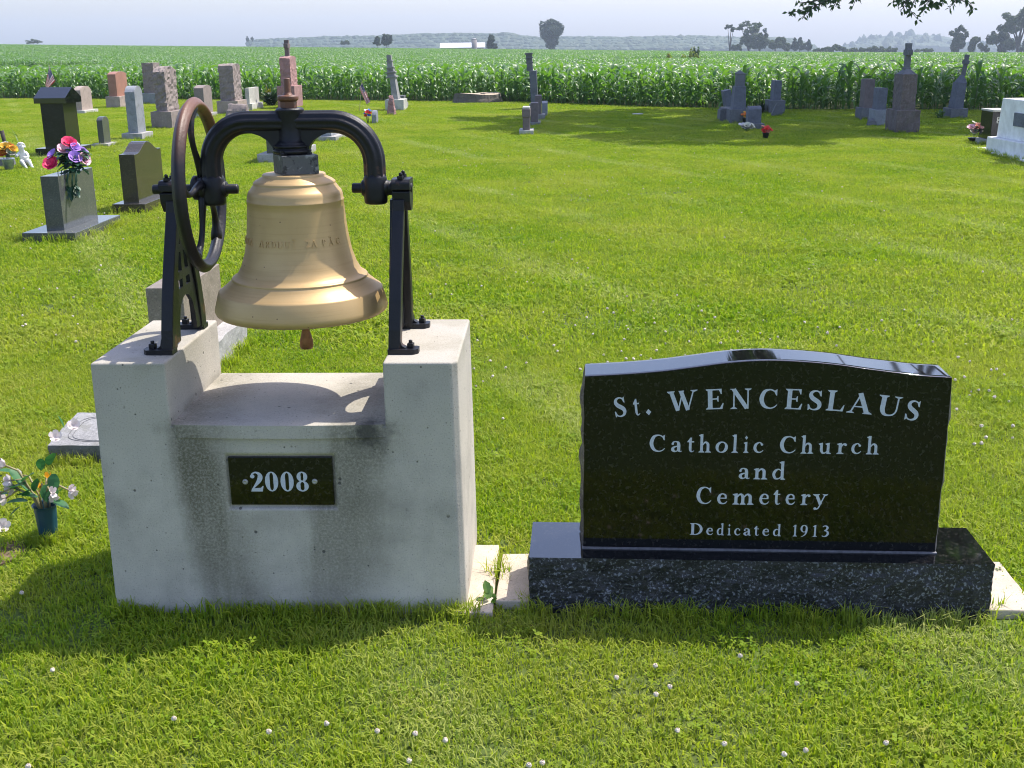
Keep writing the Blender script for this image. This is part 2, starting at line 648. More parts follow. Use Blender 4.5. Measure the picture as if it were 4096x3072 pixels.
def lay_grass():
    def grid(y0, y1, st, jit):
        xs, ys = [], []
        y = y0
        while y < y1:
            hw = .475 * y + .5
            n = int(2 * hw / st) + 1
            x = -hw + (np.arange(n) + .5) * st + rng.uniform(-jit, jit, n) * st
            xs.append(x)
            ys.append(y + rng.uniform(-jit, jit, n) * st)
            y += st
        return np.concatenate(xs), np.concatenate(ys)
    def put(name, label, protos, X, Y, smin, smax, weights):
        ok = blocked(X, Y, .012) & (Y < np.interp(X, [e[0] for e in EDGE], [e[1] for e in EDGE]))
        X, Y = X[ok], Y[ok]
        n = len(X)
        rot = np.zeros((n, 3))
        rot[:, 2] = rng.uniform(0, 2 * PI, n)
        pn = np.array([noise.noise(Vector((x * 1.3, y * 1.3, 3.3))) for x, y in zip(X, Y)])
        sc = rng.uniform(smin, smax, n) * (1 + .35 * pn)
        w = np.array(weights, float)
        pick = rng.choice(len(protos), n, p=w / w.sum())
        cl = (pn < -.12) & (rng.uniform(size=n) < .07)
        pick[cl] = len(protos) - 1
        Z = np.zeros(n)
        return scatter(name, label, protos, np.stack([X, Y, Z], 1), rot, sc, pick)
    X, Y = grid(2.15, 6.2, .062, .6)
    put('grass', 'short mown grass and clover of the near lawn', NEAR, X, Y, .8, 1.2, [1, 1, 1, 1, 1, .12, .12])
    X, Y = grid(6.2, 46, .155, .6)
    put('grass', 'short mown grass of the lawn among the headstones', FAR, X, Y, .8, 1.25, [1, 1, 1, 1, 1, .4])
    pts = []
    for (x0, y0, x1, y1, dens) in TUFTY:
        n = int(math.hypot(x1 - x0, y1 - y0) * dens) + 1
        for k in range(n):
            f = random.random()
            pts.append((x0 + (x1 - x0) * f + random.gauss(0, .012), y0 + (y1 - y0) * f + random.gauss(0, .012)))
    pts = np.array(pts)
    n = len(pts)
    rot = np.zeros((n, 3))
    rot[:, 2] = rng.uniform(0, 2 * PI, n)
    dist = np.hypot(pts[:, 0], pts[:, 1])
    scatter('grass', 'longer uncut grass around the feet of the stones', LONG, np.concatenate([pts, np.zeros((n, 1))], 1), rot,
            rng.uniform(.6, 1.15, n) * np.where(dist > 6, 1.5, 1.0), rng.integers(0, 4, n))

def lay_clover_flowers():
    mw, t, N, L, P = nt('clover_blossom')
    v = objco(N)
    L.new(ramp(N, L, tex(N, L, 'noise', 300, v, 2), [(0.35, (.50, .38, .28)), (0.6, (.66, .62, .53))]), P.inputs['Base Color'])
    P.inputs['Roughness'].default_value = .8
    def head(name):
        b = MB()
        r = random.Random(name)
        prof = [(.002, .001), (.0052, .002), (.0072, .006), (.0058, .0105), (.002, .0125)]
        b.lathe([(x, z) for x, z in prof], seg=9, smooth=False)
        b.v = [(x + r.gauss(0, .0011), y + r.gauss(0, .0011), z + r.gauss(0, .0011)) for x, y, z in b.v]
        return b
    def full(name):
        b = head(name)
        b.v = [(x, y, z + .03) for x, y, z in b.v]
        b.tube([(0.004, 0, -.005), (.001, 0, .016), (0, 0, .031)], .0013, 5, 1)
        return b
    o0 = full('a').build('clover_flower', [mw, M_clover])
    spots = [(700, 2868), (1315, 2878), (1075, 2916), (1662, 2935), (1642, 3040), (2970, 2625), (2632, 2662), (2458, 2712), (2672, 2742), (2622, 2778), (3540, 2968), (2705, 2924), (2892, 2972), (3140, 3012), (3235, 2988),
             (218, 2680), (105, 3060), (2108, 3058), (2175, 3036), (3182, 2730), (535, 2095), (90, 2365), (1500, 2924), (1790, 2958)]
    for i, (x, y) in enumerate(spots):
        o = o0 if i == 0 else o0.copy()
        if i:
            COL.objects.link(o)
        p = gp(x, y, .035)
        o.location = (p.x, p.y, -.002)
        o.rotation_euler = (random.gauss(0, .15), random.gauss(0, .15), random.uniform(0, 6))
        tag(o, 'small white clover head in the near lawn before the two monuments', 'clover flower', 'white clover heads in the near lawn')
    pr = [hold(full(k).build('clover_head_' + k, [mw, M_clover])) for k in 'bcd']
    pts = []
    # denser drifts read off the photograph: (pixel x, pixel y, spread in pixels x, y, how many)
    for (x, y, sx, sy, n) in [(2750, 1430, 450, 60, 34), (3300, 1330, 450, 90, 26), (2650, 1230, 400, 100, 30), (3900, 1600, 150, 250, 22), (1950, 1480, 90, 180, 10), (2100, 1050, 350, 150, 22), (1950, 620, 180, 60, 40), (1800, 590, 160, 40, 26),
                               (3300, 900, 600, 150, 24), (200, 850, 200, 120, 26), (420, 800, 90, 200, 18), (700, 1050, 150, 200, 14), (150, 1250, 160, 160, 14), (2250, 700, 400, 100, 40), (600, 620, 300, 50, 18), (3000, 700, 700, 80, 40), (2050, 480, 200, 40, 14)]:
        for k in range(n):
            p = gp(x + random.gauss(0, sx * .6), max(440, y + random.gauss(0, sy * .6)), .03)
            if 2.3 < p.y < 36:
                pts.append((p.x, p.y, -.002))
    pts = np.array(pts)
    ok = blocked(pts[:, 0], pts[:, 1], .03)
    pts = pts[ok]
    n = len(pts)
    rot = np.stack([rng.normal(0, .2, n), rng.normal(0, .2, n), rng.uniform(0, 6, n)], 1)
    scatter('clover_blossoms', 'scattered white clover heads across the lawn', pr, pts, rot, rng.uniform(.7, 1.2, n), rng.integers(0, 3, n))

# haze ----------------------------------------------------------------
def make_haze(density=0.00036):
    m = bpy.data.materials.new('haze_air')
    m.use_nodes = True
    N, L = m.node_tree.nodes, m.node_tree.links
    N.remove(N['Principled BSDF'])
    pv = N.new('ShaderNodeVolumePrincipled')
    pv.inputs['Color'].default_value = (.74, .87, 1.0, 1)
    pv.inputs['Density'].default_value = density
    pv.inputs['Anisotropy'].default_value = .2
    L.new(pv.outputs[0], N['Material Output'].inputs['Volume'])
    b = MB()
    b.box((0, 1560, 15), (5400, 3500, 130))
    o = b.build('haze', m)
    tag(o, 'pale summer haze over the fields', kind='stuff')
    o.display_type = 'WIRE'

# ------------------------------------------------------------------ lettering: letters drawn as pen strokes of swelling width
def catmull(pts, n=7):
    P = [np.array(p, float) for p in pts]
    P = [2 * P[0] - P[1]] + P + [2 * P[-1] - P[-2]]
    out = []
    for i in range(1, len(P) - 2):
        p0, p1, p2, p3 = P[i - 1:i + 3]
        for k in range(n):
            t = k / n
            out.append(.5 * ((2 * p1) + (-p0 + p2) * t + (2 * p0 - 5 * p1 + 4 * p2 - p3) * t * t + (-p0 + 3 * p1 - 3 * p2 + p3) * t ** 3))
    out.append(P[-2])
    return out

S_, T_ = .182, .062

def serif(x, y, l, r, d, st=.1):
    """slab foot at height y, reaching l to the left and r to the right, bracket going in direction d (+1 up)"""
    return ('p', [(x - l, y), (x + r, y), (x + r, y + d * .035), (x + st, y + d * .1), (x - st, y + d * .1), (x - l, y + d * .035)])

def flag(x, y, w):
    return ('p', [(x - w / 2 - .085, y - .075), (x - w / 2 - .085, y - .05), (x + w / 2 - .03, y + .005), (x + w / 2, y + .005), (x + w / 2, y - .14), (x - w / 2, y - .14)])

def ell(cx, cy, rx, ry, ws, wt, n=28, rot=0.0):
    pts = []
    for k in range(n + 1):
        a = 2 * PI * k / n
        w = wt + (ws - wt) * abs(math.cos(a + rot)) ** 1.4
        pts.append((cx + (rx - w / 2) * math.cos(a), cy + (ry - w / 2) * math.sin(a), w))
    return ('r', pts)

def dot(cx, cy, r):
    return ('p', [(cx + r * math.cos(a * PI / 6), cy + r * math.sin(a * PI / 6)) for a in range(12)])

LW = .148
GL = {
 'E': (.70, [('s', .17, 0, .17, 1, S_), serif(.17, 0, .17, .1, 1), serif(.17, 1, .17, .1, -1), ('s', .2, .965, .60, .965, T_), ('p', [(.63, 1), (.63, .74), (.595, .74), (.52, .94), (.45, 1)]),
      ('s', .2, .51, .47, .51, T_), ('p', [(.50, .65), (.50, .37), (.465, .37), (.42, .51), (.465, .65)]), ('s', .2, .035, .62, .035, T_), ('p', [(.65, 0), (.70, .29), (.66, .29), (.55, .06), (.45, 0)])]),
 'N': (.92, [('s', .16, 0, .16, .95, T_), ('s', .76, .0, .76, 1, T_), ('s', .14, .98, .72, .02, S_), serif(.16, 0, .14, .14, 1, .03), serif(.76, 1, .14, .14, -1, .03), ('p', [(.0, 1), (.2, 1), (.24, .9), (.1, .94), (.0, .965)])]),
 'C': (.86, [('c', [(.73, .78, .045), (.63, .90, .065), (.46, .955, .075), (.25, .85, .15), (.145, .5, S_), (.25, .17, .15), (.47, .045, .075), (.66, .09, .06), (.79, .22, .035)]), ('p', [(.775, .98), (.775, .67), (.735, .67), (.64, .88), (.70, .93)])]),
 'S': (.66, [('c', [(.555, .74, .05), (.49, .90, .065), (.34, .96, .07), (.18, .89, .13), (.135, .74, .17), (.22, .6, .2), (.36, .5, .21), (.5, .39, .2), (.545, .24, .17), (.48, .1, .12), (.32, .04, .07), (.16, .09, .06), (.075, .26, .05)]),
      ('p', [(.585, 1), (.6, .7), (.555, .7), (.48, .88), (.52, .94)]), ('p', [(.05, 0), (.03, .3), (.085, .3), (.17, .11), (.12, .05)])]),
 'W': (1.36, [('s', .18, .98, .44, .02, S_), ('s', .46, .02, .70, .96, T_), ('s', .62, .98, .89, .02, S_), ('s', .90, .02, 1.18, .98, T_), serif(.16, 1, .16, .18, -1, .09), serif(.64, 1, .12, .12, -1, .07), serif(1.2, 1, .15, .16, -1, .02)]),
 'L': (.70, [('s', .18, 0, .18, 1, S_), serif(.18, 0, .18, .1, 1), serif(.18, 1, .18, .18, -1), ('s', .2, .035, .62, .035, T_), ('p', [(.66, 0), (.71, .31), (.67, .31), (.56, .06), (.45, 0)])]),
 'A': (.94, [('s', .15, .03, .46, .98, T_), ('s', .42, 1.0, .76, .02, S_), ('s', .26, .33, .62, .33, T_), serif(.14, 0, .14, .14, 1, .02), serif(.77, 0, .17, .17, 1, .09)]),
 'U': (.92, [('c', [(.2, .98, S_), (.2, .6, S_), (.205, .3, S_), (.29, .1, .14), (.45, .045, .08), (.62, .1, .07), (.72, .28, T_), (.735, .6, T_), (.735, .98, T_)]), serif(.2, 1, .2, .18, -1), serif(.735, 1, .15, .15, -1, .03)]),
 'D': (.86, [('s', .18, 0, .18, 1, S_), serif(.18, 0, .18, .05, 1), serif(.18, 1, .18, .05, -1), ('c', [(.2, .962, T_), (.42, .95, .085), (.64, .8, .15), (.735, .5, S_), (.64, .2, .15), (.42, .05, .085), (.2, .038, T_)])]),
 'a': (.56, [('c', [(.1, .47, .085), (.15, .57, .075), (.26, .605, .065), (.36, .55, .12), (.39, .42, LW), (.39, .22, LW), (.4, .1, .13), (.46, .045, .07), (.55, .07, .03)]), ('c', [(.39, .36, .05), (.25, .32, .07), (.14, .25, .12), (.12, .14, .15), (.19, .055, .1), (.29, .06, .06), (.38, .14, .05)]), dot(.115, .47, .06)]),
 't': (.42, [('c', [(.19, .68, LW), (.19, .45, LW), (.19, .2, LW), (.225, .07, .11), (.31, .04, .06), (.41, .1, .03)]), ('p', [(.02, .57), (.02, .61), (.19, .84), (.27, .84), (.27, .57)]), ('s', .2, .595, .4, .6, .065)]),
 'h': (.74, [('s', .2, 0, .2, 1.04, LW), flag(.2, 1.04, LW), serif(.2, 0, .16, .16, 1, .08), ('c', [(.26, .42, .05), (.34, .55, .08), (.44, .58, .11), (.53, .49, LW), (.545, .36, LW), (.545, .0, LW)]), serif(.545, 0, .15, .17, 1, .08)]),
 'n': (.74, [('s', .2, 0, .2, .62, LW), flag(.2, .63, LW), serif(.2, 0, .16, .16, 1, .08), ('c', [(.26, .42, .05), (.34, .55, .08), (.44, .58, .11), (.53, .49, LW), (.545, .36, LW), (.545, .0, LW)]), serif(.545, 0, .15, .17, 1, .08)]),
 'm': (1.1, [('s', .2, 0, .2, .62, LW), flag(.2, .63, LW), serif(.2, 0, .16, .15, 1, .08), ('c', [(.26, .42, .05), (.34, .55, .08), (.43, .58, .11), (.51, .49, LW), (.525, .36, LW), (.525, .0, LW)]), serif(.525, 0, .14, .14, 1, .08),
      ('c', [(.59, .42, .05), (.67, .55, .08), (.77, .58, .11), (.86, .49, LW), (.875, .36, LW), (.875, .0, LW)]), serif(.875, 0, .14, .17, 1, .08)]),
 'u': (.74, [('c', [(.18, .62, LW), (.18, .4, LW), (.185, .2, LW), (.25, .07, .12), (.35, .045, .08), (.45, .1, .06), (.52, .2, .05)]), flag(.18, .63, LW), ('s', .55, 0, .55, .62, LW), flag(.55, .63, LW), ('p', [(.5, 0), (.72, 0), (.72, .035), (.62, .09), (.5, .09)])]),
 'o': (.64, [ell(.32, .315, .29, .325, LW, .06, rot=.25)]),
 'l': (.40, [('s', .2, 0, .2, 1.04, LW), flag(.2, 1.04, LW), serif(.2, 0, .17, .17, 1, .08)]),
 'i': (.40, [('s', .2, 0, .2, .62, LW), flag(.2, .63, LW), serif(.2, 0, .17, .17, 1, .08), ('p', [(.2, .76), (.3, .87), (.2, .98), (.1, .87)])]),
 'c': (.58, [('c', [(.46, .5, .07), (.4, .575, .07), (.31, .6, .065), (.17, .5, .13), (.115, .31, LW), (.17, .13, .13), (.31, .045, .075), (.44, .08, .06), (.54, .18, .03)]), dot(.46, .49, .065)]),
 'd': (.72, [('c', [(.5, .5, .05), (.36, .59, .065), (.2, .5, .13), (.125, .3, LW), (.19, .1, .13), (.31, .045, .075), (.42, .09, .06), (.5, .18, .05)]), ('s', .55, 0, .55, 1.04, LW), flag(.55, 1.04, LW), ('p', [(.5, 0), (.71, 0), (.71, .035), (.62, .09), (.5, .09)])]),
 'e': (.60, [('s', .15, .35, .52, .35, .06), ('c', [(.485, .35, .1), (.46, .52, .1), (.32, .6, .065), (.18, .52, .12), (.12, .31, LW), (.18, .12, .13), (.33, .045, .075), (.46, .08, .06), (.55, .19, .03)])]),
 'r': (.52, [('s', .2, 0, .2, .62, LW), flag(.2, .63, LW), serif(.2, 0, .16, .18, 1, .08), ('c', [(.26, .42, .05), (.33, .54, .08), (.42, .565, .11), (.48, .53, .1)]), dot(.455, .53, .07)]),
 'y': (.70, [('s', .16, .61, .37, .04, LW), ('c', [(.57, .61, .06), (.45, .3, .06), (.33, -.04, .06), (.24, -.2, .06), (.13, -.22, .06)]), serif(.15, .63, .15, .16, -1, .07), serif(.57, .63, .12, .12, -1, .02), dot(.12, -.19, .07)]),
 '.': (.2, [('p', [(0, .5), (.5, 0), (1, .5), (.5, 1)])]),
 '1': (.40, [('s', .22, 0, .22, 1, LW), ('p', [(.02, .84), (.02, .87), (.2, 1.0), (.3, 1.0), (.3, .82), (.14, .86)]), serif(.22, 0, .18, .18, 1, .08)]),
 '9': (.58, [ell(.28, .68, .27, .32, LW, .06), ('c', [(.465, .7, LW), (.455, .45, .15), (.38, .2, .1), (.22, .05, .06), (.08, .0, .03)])]),
 '3': (.54, [('c', [(.09, .85, .06), (.19, .94, .075), (.33, .92, .11), (.4, .78, LW), (.33, .62, .11), (.19, .53, .06)]), ('c', [(.2, .535, .06), (.38, .48, .12), (.44, .28, LW), (.34, .09, .12), (.18, .04, .07), (.05, .1, .06)])]),
 '2': (.62, [('c', [(.12, .76, .13), (.14, .88, .09), (.27, .955, .08), (.43, .88, .15), (.475, .72, .22), (.4, .52, .19), (.24, .3, .11), (.08, .08, .06)]), dot(.13, .76, .1), ('p', [(.03, 0), (.55, 0), (.60, .28), (.55, .28), (.49, .19), (.24, .17), (.08, .12)])]),
 '0': (.62, [ell(.31, .5, .3, .5, .22, .055)]),
 '8': (.62, [ell(.31, .745, .245, .255, .19, .055), ell(.31, .27, .285, .27, .2, .055)]),
 'T': (.8, [('s', .4, 0, .4, 1, .16), ('s', .05, .94, .75, .94, .12)]), 'Z': (.7, [('s', .08, .94, .62, .94, .12), ('s', .56, .92, .12, .08, .14), ('s', .08, .06, .64, .06, .12)]),
 'P': (.7, [('s', .15, 0, .15, 1, .16), ('c', [(.15, .94, .12), (.42, .93, .13), (.56, .74, .15), (.42, .52, .12), (.15, .48, .12)])]),
 'R': (.75, [('s', .15, 0, .15, 1, .16), ('c', [(.15, .94, .12), (.42, .93, .13), (.54, .74, .15), (.42, .52, .12), (.15, .48, .12)]), ('s', .35, .5, .66, 0, .15)]),
 'I': (.3, [('s', .15, 0, .15, 1, .16)]), 'B': (.7, [('s', .15, 0, .15, 1, .16), ell(.3, .74, .27, .27, .16, .12), ell(.32, .26, .3, .27, .16, .12)]),
}

def strokes(ch):
    """flat pieces of a glyph: list of (points list, faces) in letter units"""
    w, st = GL[ch]
    out = []
    for s in st:
        if s[0] == 'p':
            out.append((list(s[1]), [tuple(range(len(s[1])))]))
            continue
        if s[0] == 's':
            pts = [(s[1], s[2], s[5]), (s[3], s[4], s[5])]
            pts = [np.array(p) for p in pts]
        else:
            pts = catmull(s[1]) if s[0] == 'c' else [np.array(p) for p in s[1]]
        n = len(pts)
        V = []
        for i in range(n):
            if s[0] == 'r':
                d = (pts[(i + 1) % n] if i < n - 1 else pts[1])[:2] - (pts[i - 1] if i > 0 else pts[-2])[:2]
            else:
                d = pts[min(i + 1, n - 1)][:2] - pts[max(i - 1, 0)][:2]
            d = d / (np.linalg.norm(d) + 1e-9)
            nn = np.array([-d[1], d[0]]) * pts[i][2] / 2
            V += [tuple(pts[i][:2] - nn), tuple(pts[i][:2] + nn)]
        out.append((V, [(2 * i, 2 * i + 1, 2 * i + 3, 2 * i + 2) for i in range(n - 1)]))
    return w, out

def put_letter_solid(b, ch, place, h0, h1):
    """raised letter with side walls"""
    w, pcs = strokes(ch)
    for k, (V, F) in enumerate(pcs):
        ring = list(range(len(V))) if len(F) == 1 and len(F[0]) == len(V) else [2 * i for i in range(len(V) // 2)] + [2 * i + 1 for i in range(len(V) // 2)][::-1]
        n = len(V)
        b.add([place(x, y, h1 - .00011 * k) for x, y in V] + [place(x, y, h0) for x, y in V], list(F) + [(ring[i], ring[(i + 1) % n], n + ring[(i + 1) % n], n + ring[i]) for i in range(n)])

def put_letter(b, ch, place, thick=0.0008):
    """place(x, y, h) maps letter units and height above the face to 3-D; every stroke lies a hair above the last"""
    w, pcs = strokes(ch)
    h = thick
    for V, F in pcs:
        n = len(V)
        b.add([place(x, y, h + 4e-6 * k) for k, (x, y) in enumerate(V)], F)
        h += .00012

# ------------------------------------------------------------------ stone and metal
M_blackpol = granite('polished_black_granite', (.0035, .0035, .0034), None, (.045, .042, .034), 120, .05, 0, amt=.45)
M_blacktop = granite('sky_boosted_granite_top', (.0045, .0045, .005), None, (.05, .048, .042), 120, .035, 0, amt=.45)
M_blacktop.node_tree.nodes['Principled BSDF'].inputs['IOR'].default_value = 2.05  # copy of the polished granite, reflection raised so tops show brighter sky
M_blackrock = granite('rock_pitched_black_granite', (.020, .021, .026), (.004, .004, .006), (.22, .235, .27), 150, .5, .8, amt=.75, bscale=70, bdist=.008)
M_blackend = granite('rock_pitched_dark_end', (.05, .05, .052), (.01, .01, .012), (.2, .2, .22), 120, .6, .5, amt=.6)
for q_ in ('polished_black_granite',):
    bpy.data.materials[q_].node_tree.nodes['Principled BSDF'].inputs['Specular IOR Level'].default_value = .4
M_letter = plain('frosted_lettering', (.50, .535, .59), .6, 0, .12, 240, .2, 600)

def sign():
    W, D, HB = 1.362, .2656, .1812
    w, d, h = 1.045, .1392, .546
    oy, ox = .0739, .0047
    rz = -SGN.a
    t = thing('sign_monument', 'polished black granite cemetery sign with a humped top, lettered St. WENCESLAUS', 'monument', SGN.w(0, 0), rz)
    # base: polished top, rock pitched sides
    V0, F, Dd = gridbox(W, D, HB + .03, (120, 22, 18))
    V, F, Dd = gridbox(W, D, HB + .03, (120, 22, 18), amp=.013, freq=17, seed=3, rough=('x-', 'x+', 'y-', 'y+'), lo=0)
    V2 = []
    for p0, p in zip(V0, V):
        k = max(0, min(1, (HB + .03 - p0.z) / .03))     # the upper arris stays straight
        q = p0.lerp(p, k)
        V2.append((q.x, q.y + D / 2, q.z - .03))
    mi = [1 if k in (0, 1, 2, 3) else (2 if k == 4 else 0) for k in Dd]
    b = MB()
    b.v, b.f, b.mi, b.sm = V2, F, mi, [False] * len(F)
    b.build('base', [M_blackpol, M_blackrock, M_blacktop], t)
    # die with humped top
    top = [(-0.5215, 0.7252), (-0.46, .7285), (-0.3948, 0.7329), (-0.294, 0.7420), (-0.1941, 0.7558), (-0.0946, 0.7695), (0.0046, 0.7757), (0.1039, 0.7726), (0.2032, 0.7640), (0.3029, 0.7500), (0.4021, 0.7379), (.46, .7315), (0.5254, 0.7283)]
    tx = [p[0] - ox for p in top]
    tzv = [p[1] for p in top]
    nx, nyy, nz = 48, 8, 22
    V, F, Dd = gridbox(w, d, h, (nx, nyy, nz))
    V2 = []
    cs = catmull([(a, c) for a, c in zip(tx, tzv)], 8)
    cx, cz = [c[0] for c in cs], [c[1] for c in cs]
    for p in V:
        hx = float(np.interp(p.x, cx, cz)) - HB - .004
        q = Vector((p.x, p.y, p.z / h * hx))
        if abs(abs(p.x) - w / 2) < 1e-5 and p.z < h - 1e-4:
            e = min(1, (h - p.z) / .05) * min(1, (d / 2 - abs(p.y)) / .02 + .25)
            q.x += math.copysign(1, p.x) * (.004 + .016 * abs(fbm(Vector((p.y * 14, p.z * 9, 5 + p.x)), 4))) * e
        V2.append((q.x + ox, q.y + oy + d / 2, q.z + HB + .004))
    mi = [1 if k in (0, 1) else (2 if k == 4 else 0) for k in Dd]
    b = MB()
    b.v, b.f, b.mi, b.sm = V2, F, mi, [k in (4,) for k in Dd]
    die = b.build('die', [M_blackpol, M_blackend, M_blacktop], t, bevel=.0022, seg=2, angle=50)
    # setting compound between base and die
    b = MB()
    b.box((ox, oy + d / 2, HB + .002), (w + .012, d + .014, .004))
    b.build('setting_joint', M_mortar, t)
    # lettering cut in the face
    b = MB()
    y0 = oy
    ARC = [('S', -0.4364, -0.394, 0.5991, 0.6593), ('t', -0.3802, -0.3563, 0.6049, 0.6549), ('.', -0.3402, -0.3229, 0.6079, 0.6267), ('W', -0.279, -0.1879, 0.6195, 0.6863), ('E', -0.1679, -0.115, 0.6267, 0.6907), ('N', -0.0975, -0.0347, 0.6289, 0.6954), ('C', -0.0171, 0.043, 0.6296, 0.696), ('E', 0.0606, 0.1106, 0.6291, 0.6949), ('S', 0.1232, 0.1681, 0.6259, 0.6932), ('L', 0.1785, 0.2320, 0.6243, 0.6894), ('A', 0.2375, 0.3135, 0.6158, 0.6847), ('U', 0.3225, 0.3965, 0.6075, 0.6758), ('S', 0.4016, 0.4486, 0.5958, 0.661)]
    for ch, l, r, zb, zt in ARC:
        wd = GL[ch][0] if ch != '.' else 1.0
        cx0 = (l + r) / 2
        rot = -.34 * (cx0 - .02) if ch not in 't.' else .13
        hgt = .0615 if ch not in '.' else (zt - zb)
        zb2 = zb + abs(math.sin(rot)) * (r - l) * .35 if ch != '.' else zb
        ww = ((r - l) - abs(math.sin(rot)) * hgt * .6)
        def place(x, y, hh, ww=ww, wd=wd, cx0=cx0, rot=rot, hgt=hgt, zb2=zb2):
            a, c = (x / wd - .5) * ww, y * hgt
            mid = hgt * .5
            c -= mid
            return (cx0 + a * math.cos(rot) - c * math.sin(rot), y0 - hh, zb2 + mid + a * math.sin(rot) + c * math.cos(rot))
        put_letter(b, ch, place)
    R2 = [('C', -0.3297, -0.2772, 0.4937, 0.0567), ('a', -0.2659, -0.23, 0.4937, 0.0565), ('t', -0.2171, -0.1951, 0.4938, 0.0563), ('h', -0.1848, -0.1449, 0.4936, 0.0564), ('o', -0.1352, -0.0953, 0.4935, 0.0564), ('l', -0.0877, -0.0662, 0.4936, 0.0562), ('i', -0.0535, -0.0357, 0.4936, 0.0562), ('c', -0.0254, 0.0081, 0.4934, 0.0563), ('C', 0.0498, 0.1031, 0.4932, 0.0563), ('h', 0.1118, 0.1522, 0.4932, 0.0561), ('u', 0.1639, 0.2028, 0.4931, 0.0561), ('r', 0.2155, 0.2462, 0.4931, 0.056), ('c', 0.2573, 0.2901, 0.4931, 0.0559), ('h', 0.3002, 0.3404, 0.493, 0.0559)]
    R3 = [('a', -0.0646, -0.0287, 0.4112, 0.0571), ('n', -0.0209, 0.0236, 0.411, 0.0571), ('d', 0.0329, 0.0748, 0.4108, 0.057)]
    R4 = [('C', -0.1869, -0.136, 0.3296, 0.0581), ('e', -0.1246, -0.0899, 0.3299, 0.058), ('m', -0.079, -0.0108, 0.3299, 0.0581), ('e', -0.0005, 0.033, 0.3304, 0.0578), ('t', 0.0423, 0.0639, 0.3306, 0.0577), ('e', 0.0768, 0.1092, 0.3307, 0.0577), ('r', 0.1215, 0.1513, 0.3309, 0.0576), ('y', 0.159, 0.2025, 0.331, 0.0577)]
    R5 = [('D', -0.1992, -0.1599, 0.2298, 0.0391), ('e', -0.152, -0.1285, 0.2298, 0.039), ('d', -0.1206, -0.0971, 0.2297, 0.039), ('i', -0.0877, -0.0763, 0.2298, 0.0388), ('c', -0.0684, -0.0476, 0.2297, 0.0389), ('a', -0.0413, -0.0163, 0.2296, 0.0389), ('t', -0.0095, 0.0066, 0.2296, 0.0388), ('e', 0.0149, 0.0383, 0.2295, 0.0389), ('d', 0.0461, 0.0721, 0.2294, 0.0389), ('1', 0.1058, 0.1193, 0.2294, 0.0387), ('9', 0.1282, 0.1514, 0.2292, 0.0389), ('1', 0.1644, 0.1783, 0.2292, 0.0388), ('3', 0.1902, 0.2145, 0.2291, 0.0388)]
    for row in (R2, R3, R4, R5):
        for ch, l, r, zb, hgt in row:
            wd = GL[ch][0]
            def place(x, y, hh, l=l, r=r, wd=wd, zb=zb, hgt=hgt):
                return (l + x / wd * (r - l), y0 - hh, zb + y * hgt * .97)
            put_letter(b, ch, place)
    b.build('lettering', M_letter, die)
    for (x0, x1, y) in ((-.69, .69, -.02),):
        for e in ((-.68, -.022, .68, -.022, 46), (-.695, .0, -.695, .12, 10), (.695, .0, .695, .04, 10), (-.68, .29, .68, .29, 20)):
            a, c = SGN.w(e[0], e[1]), SGN.w(e[2], e[3])
            TUFTY.append((a.x, a.y, c.x, c.y, e[4]))

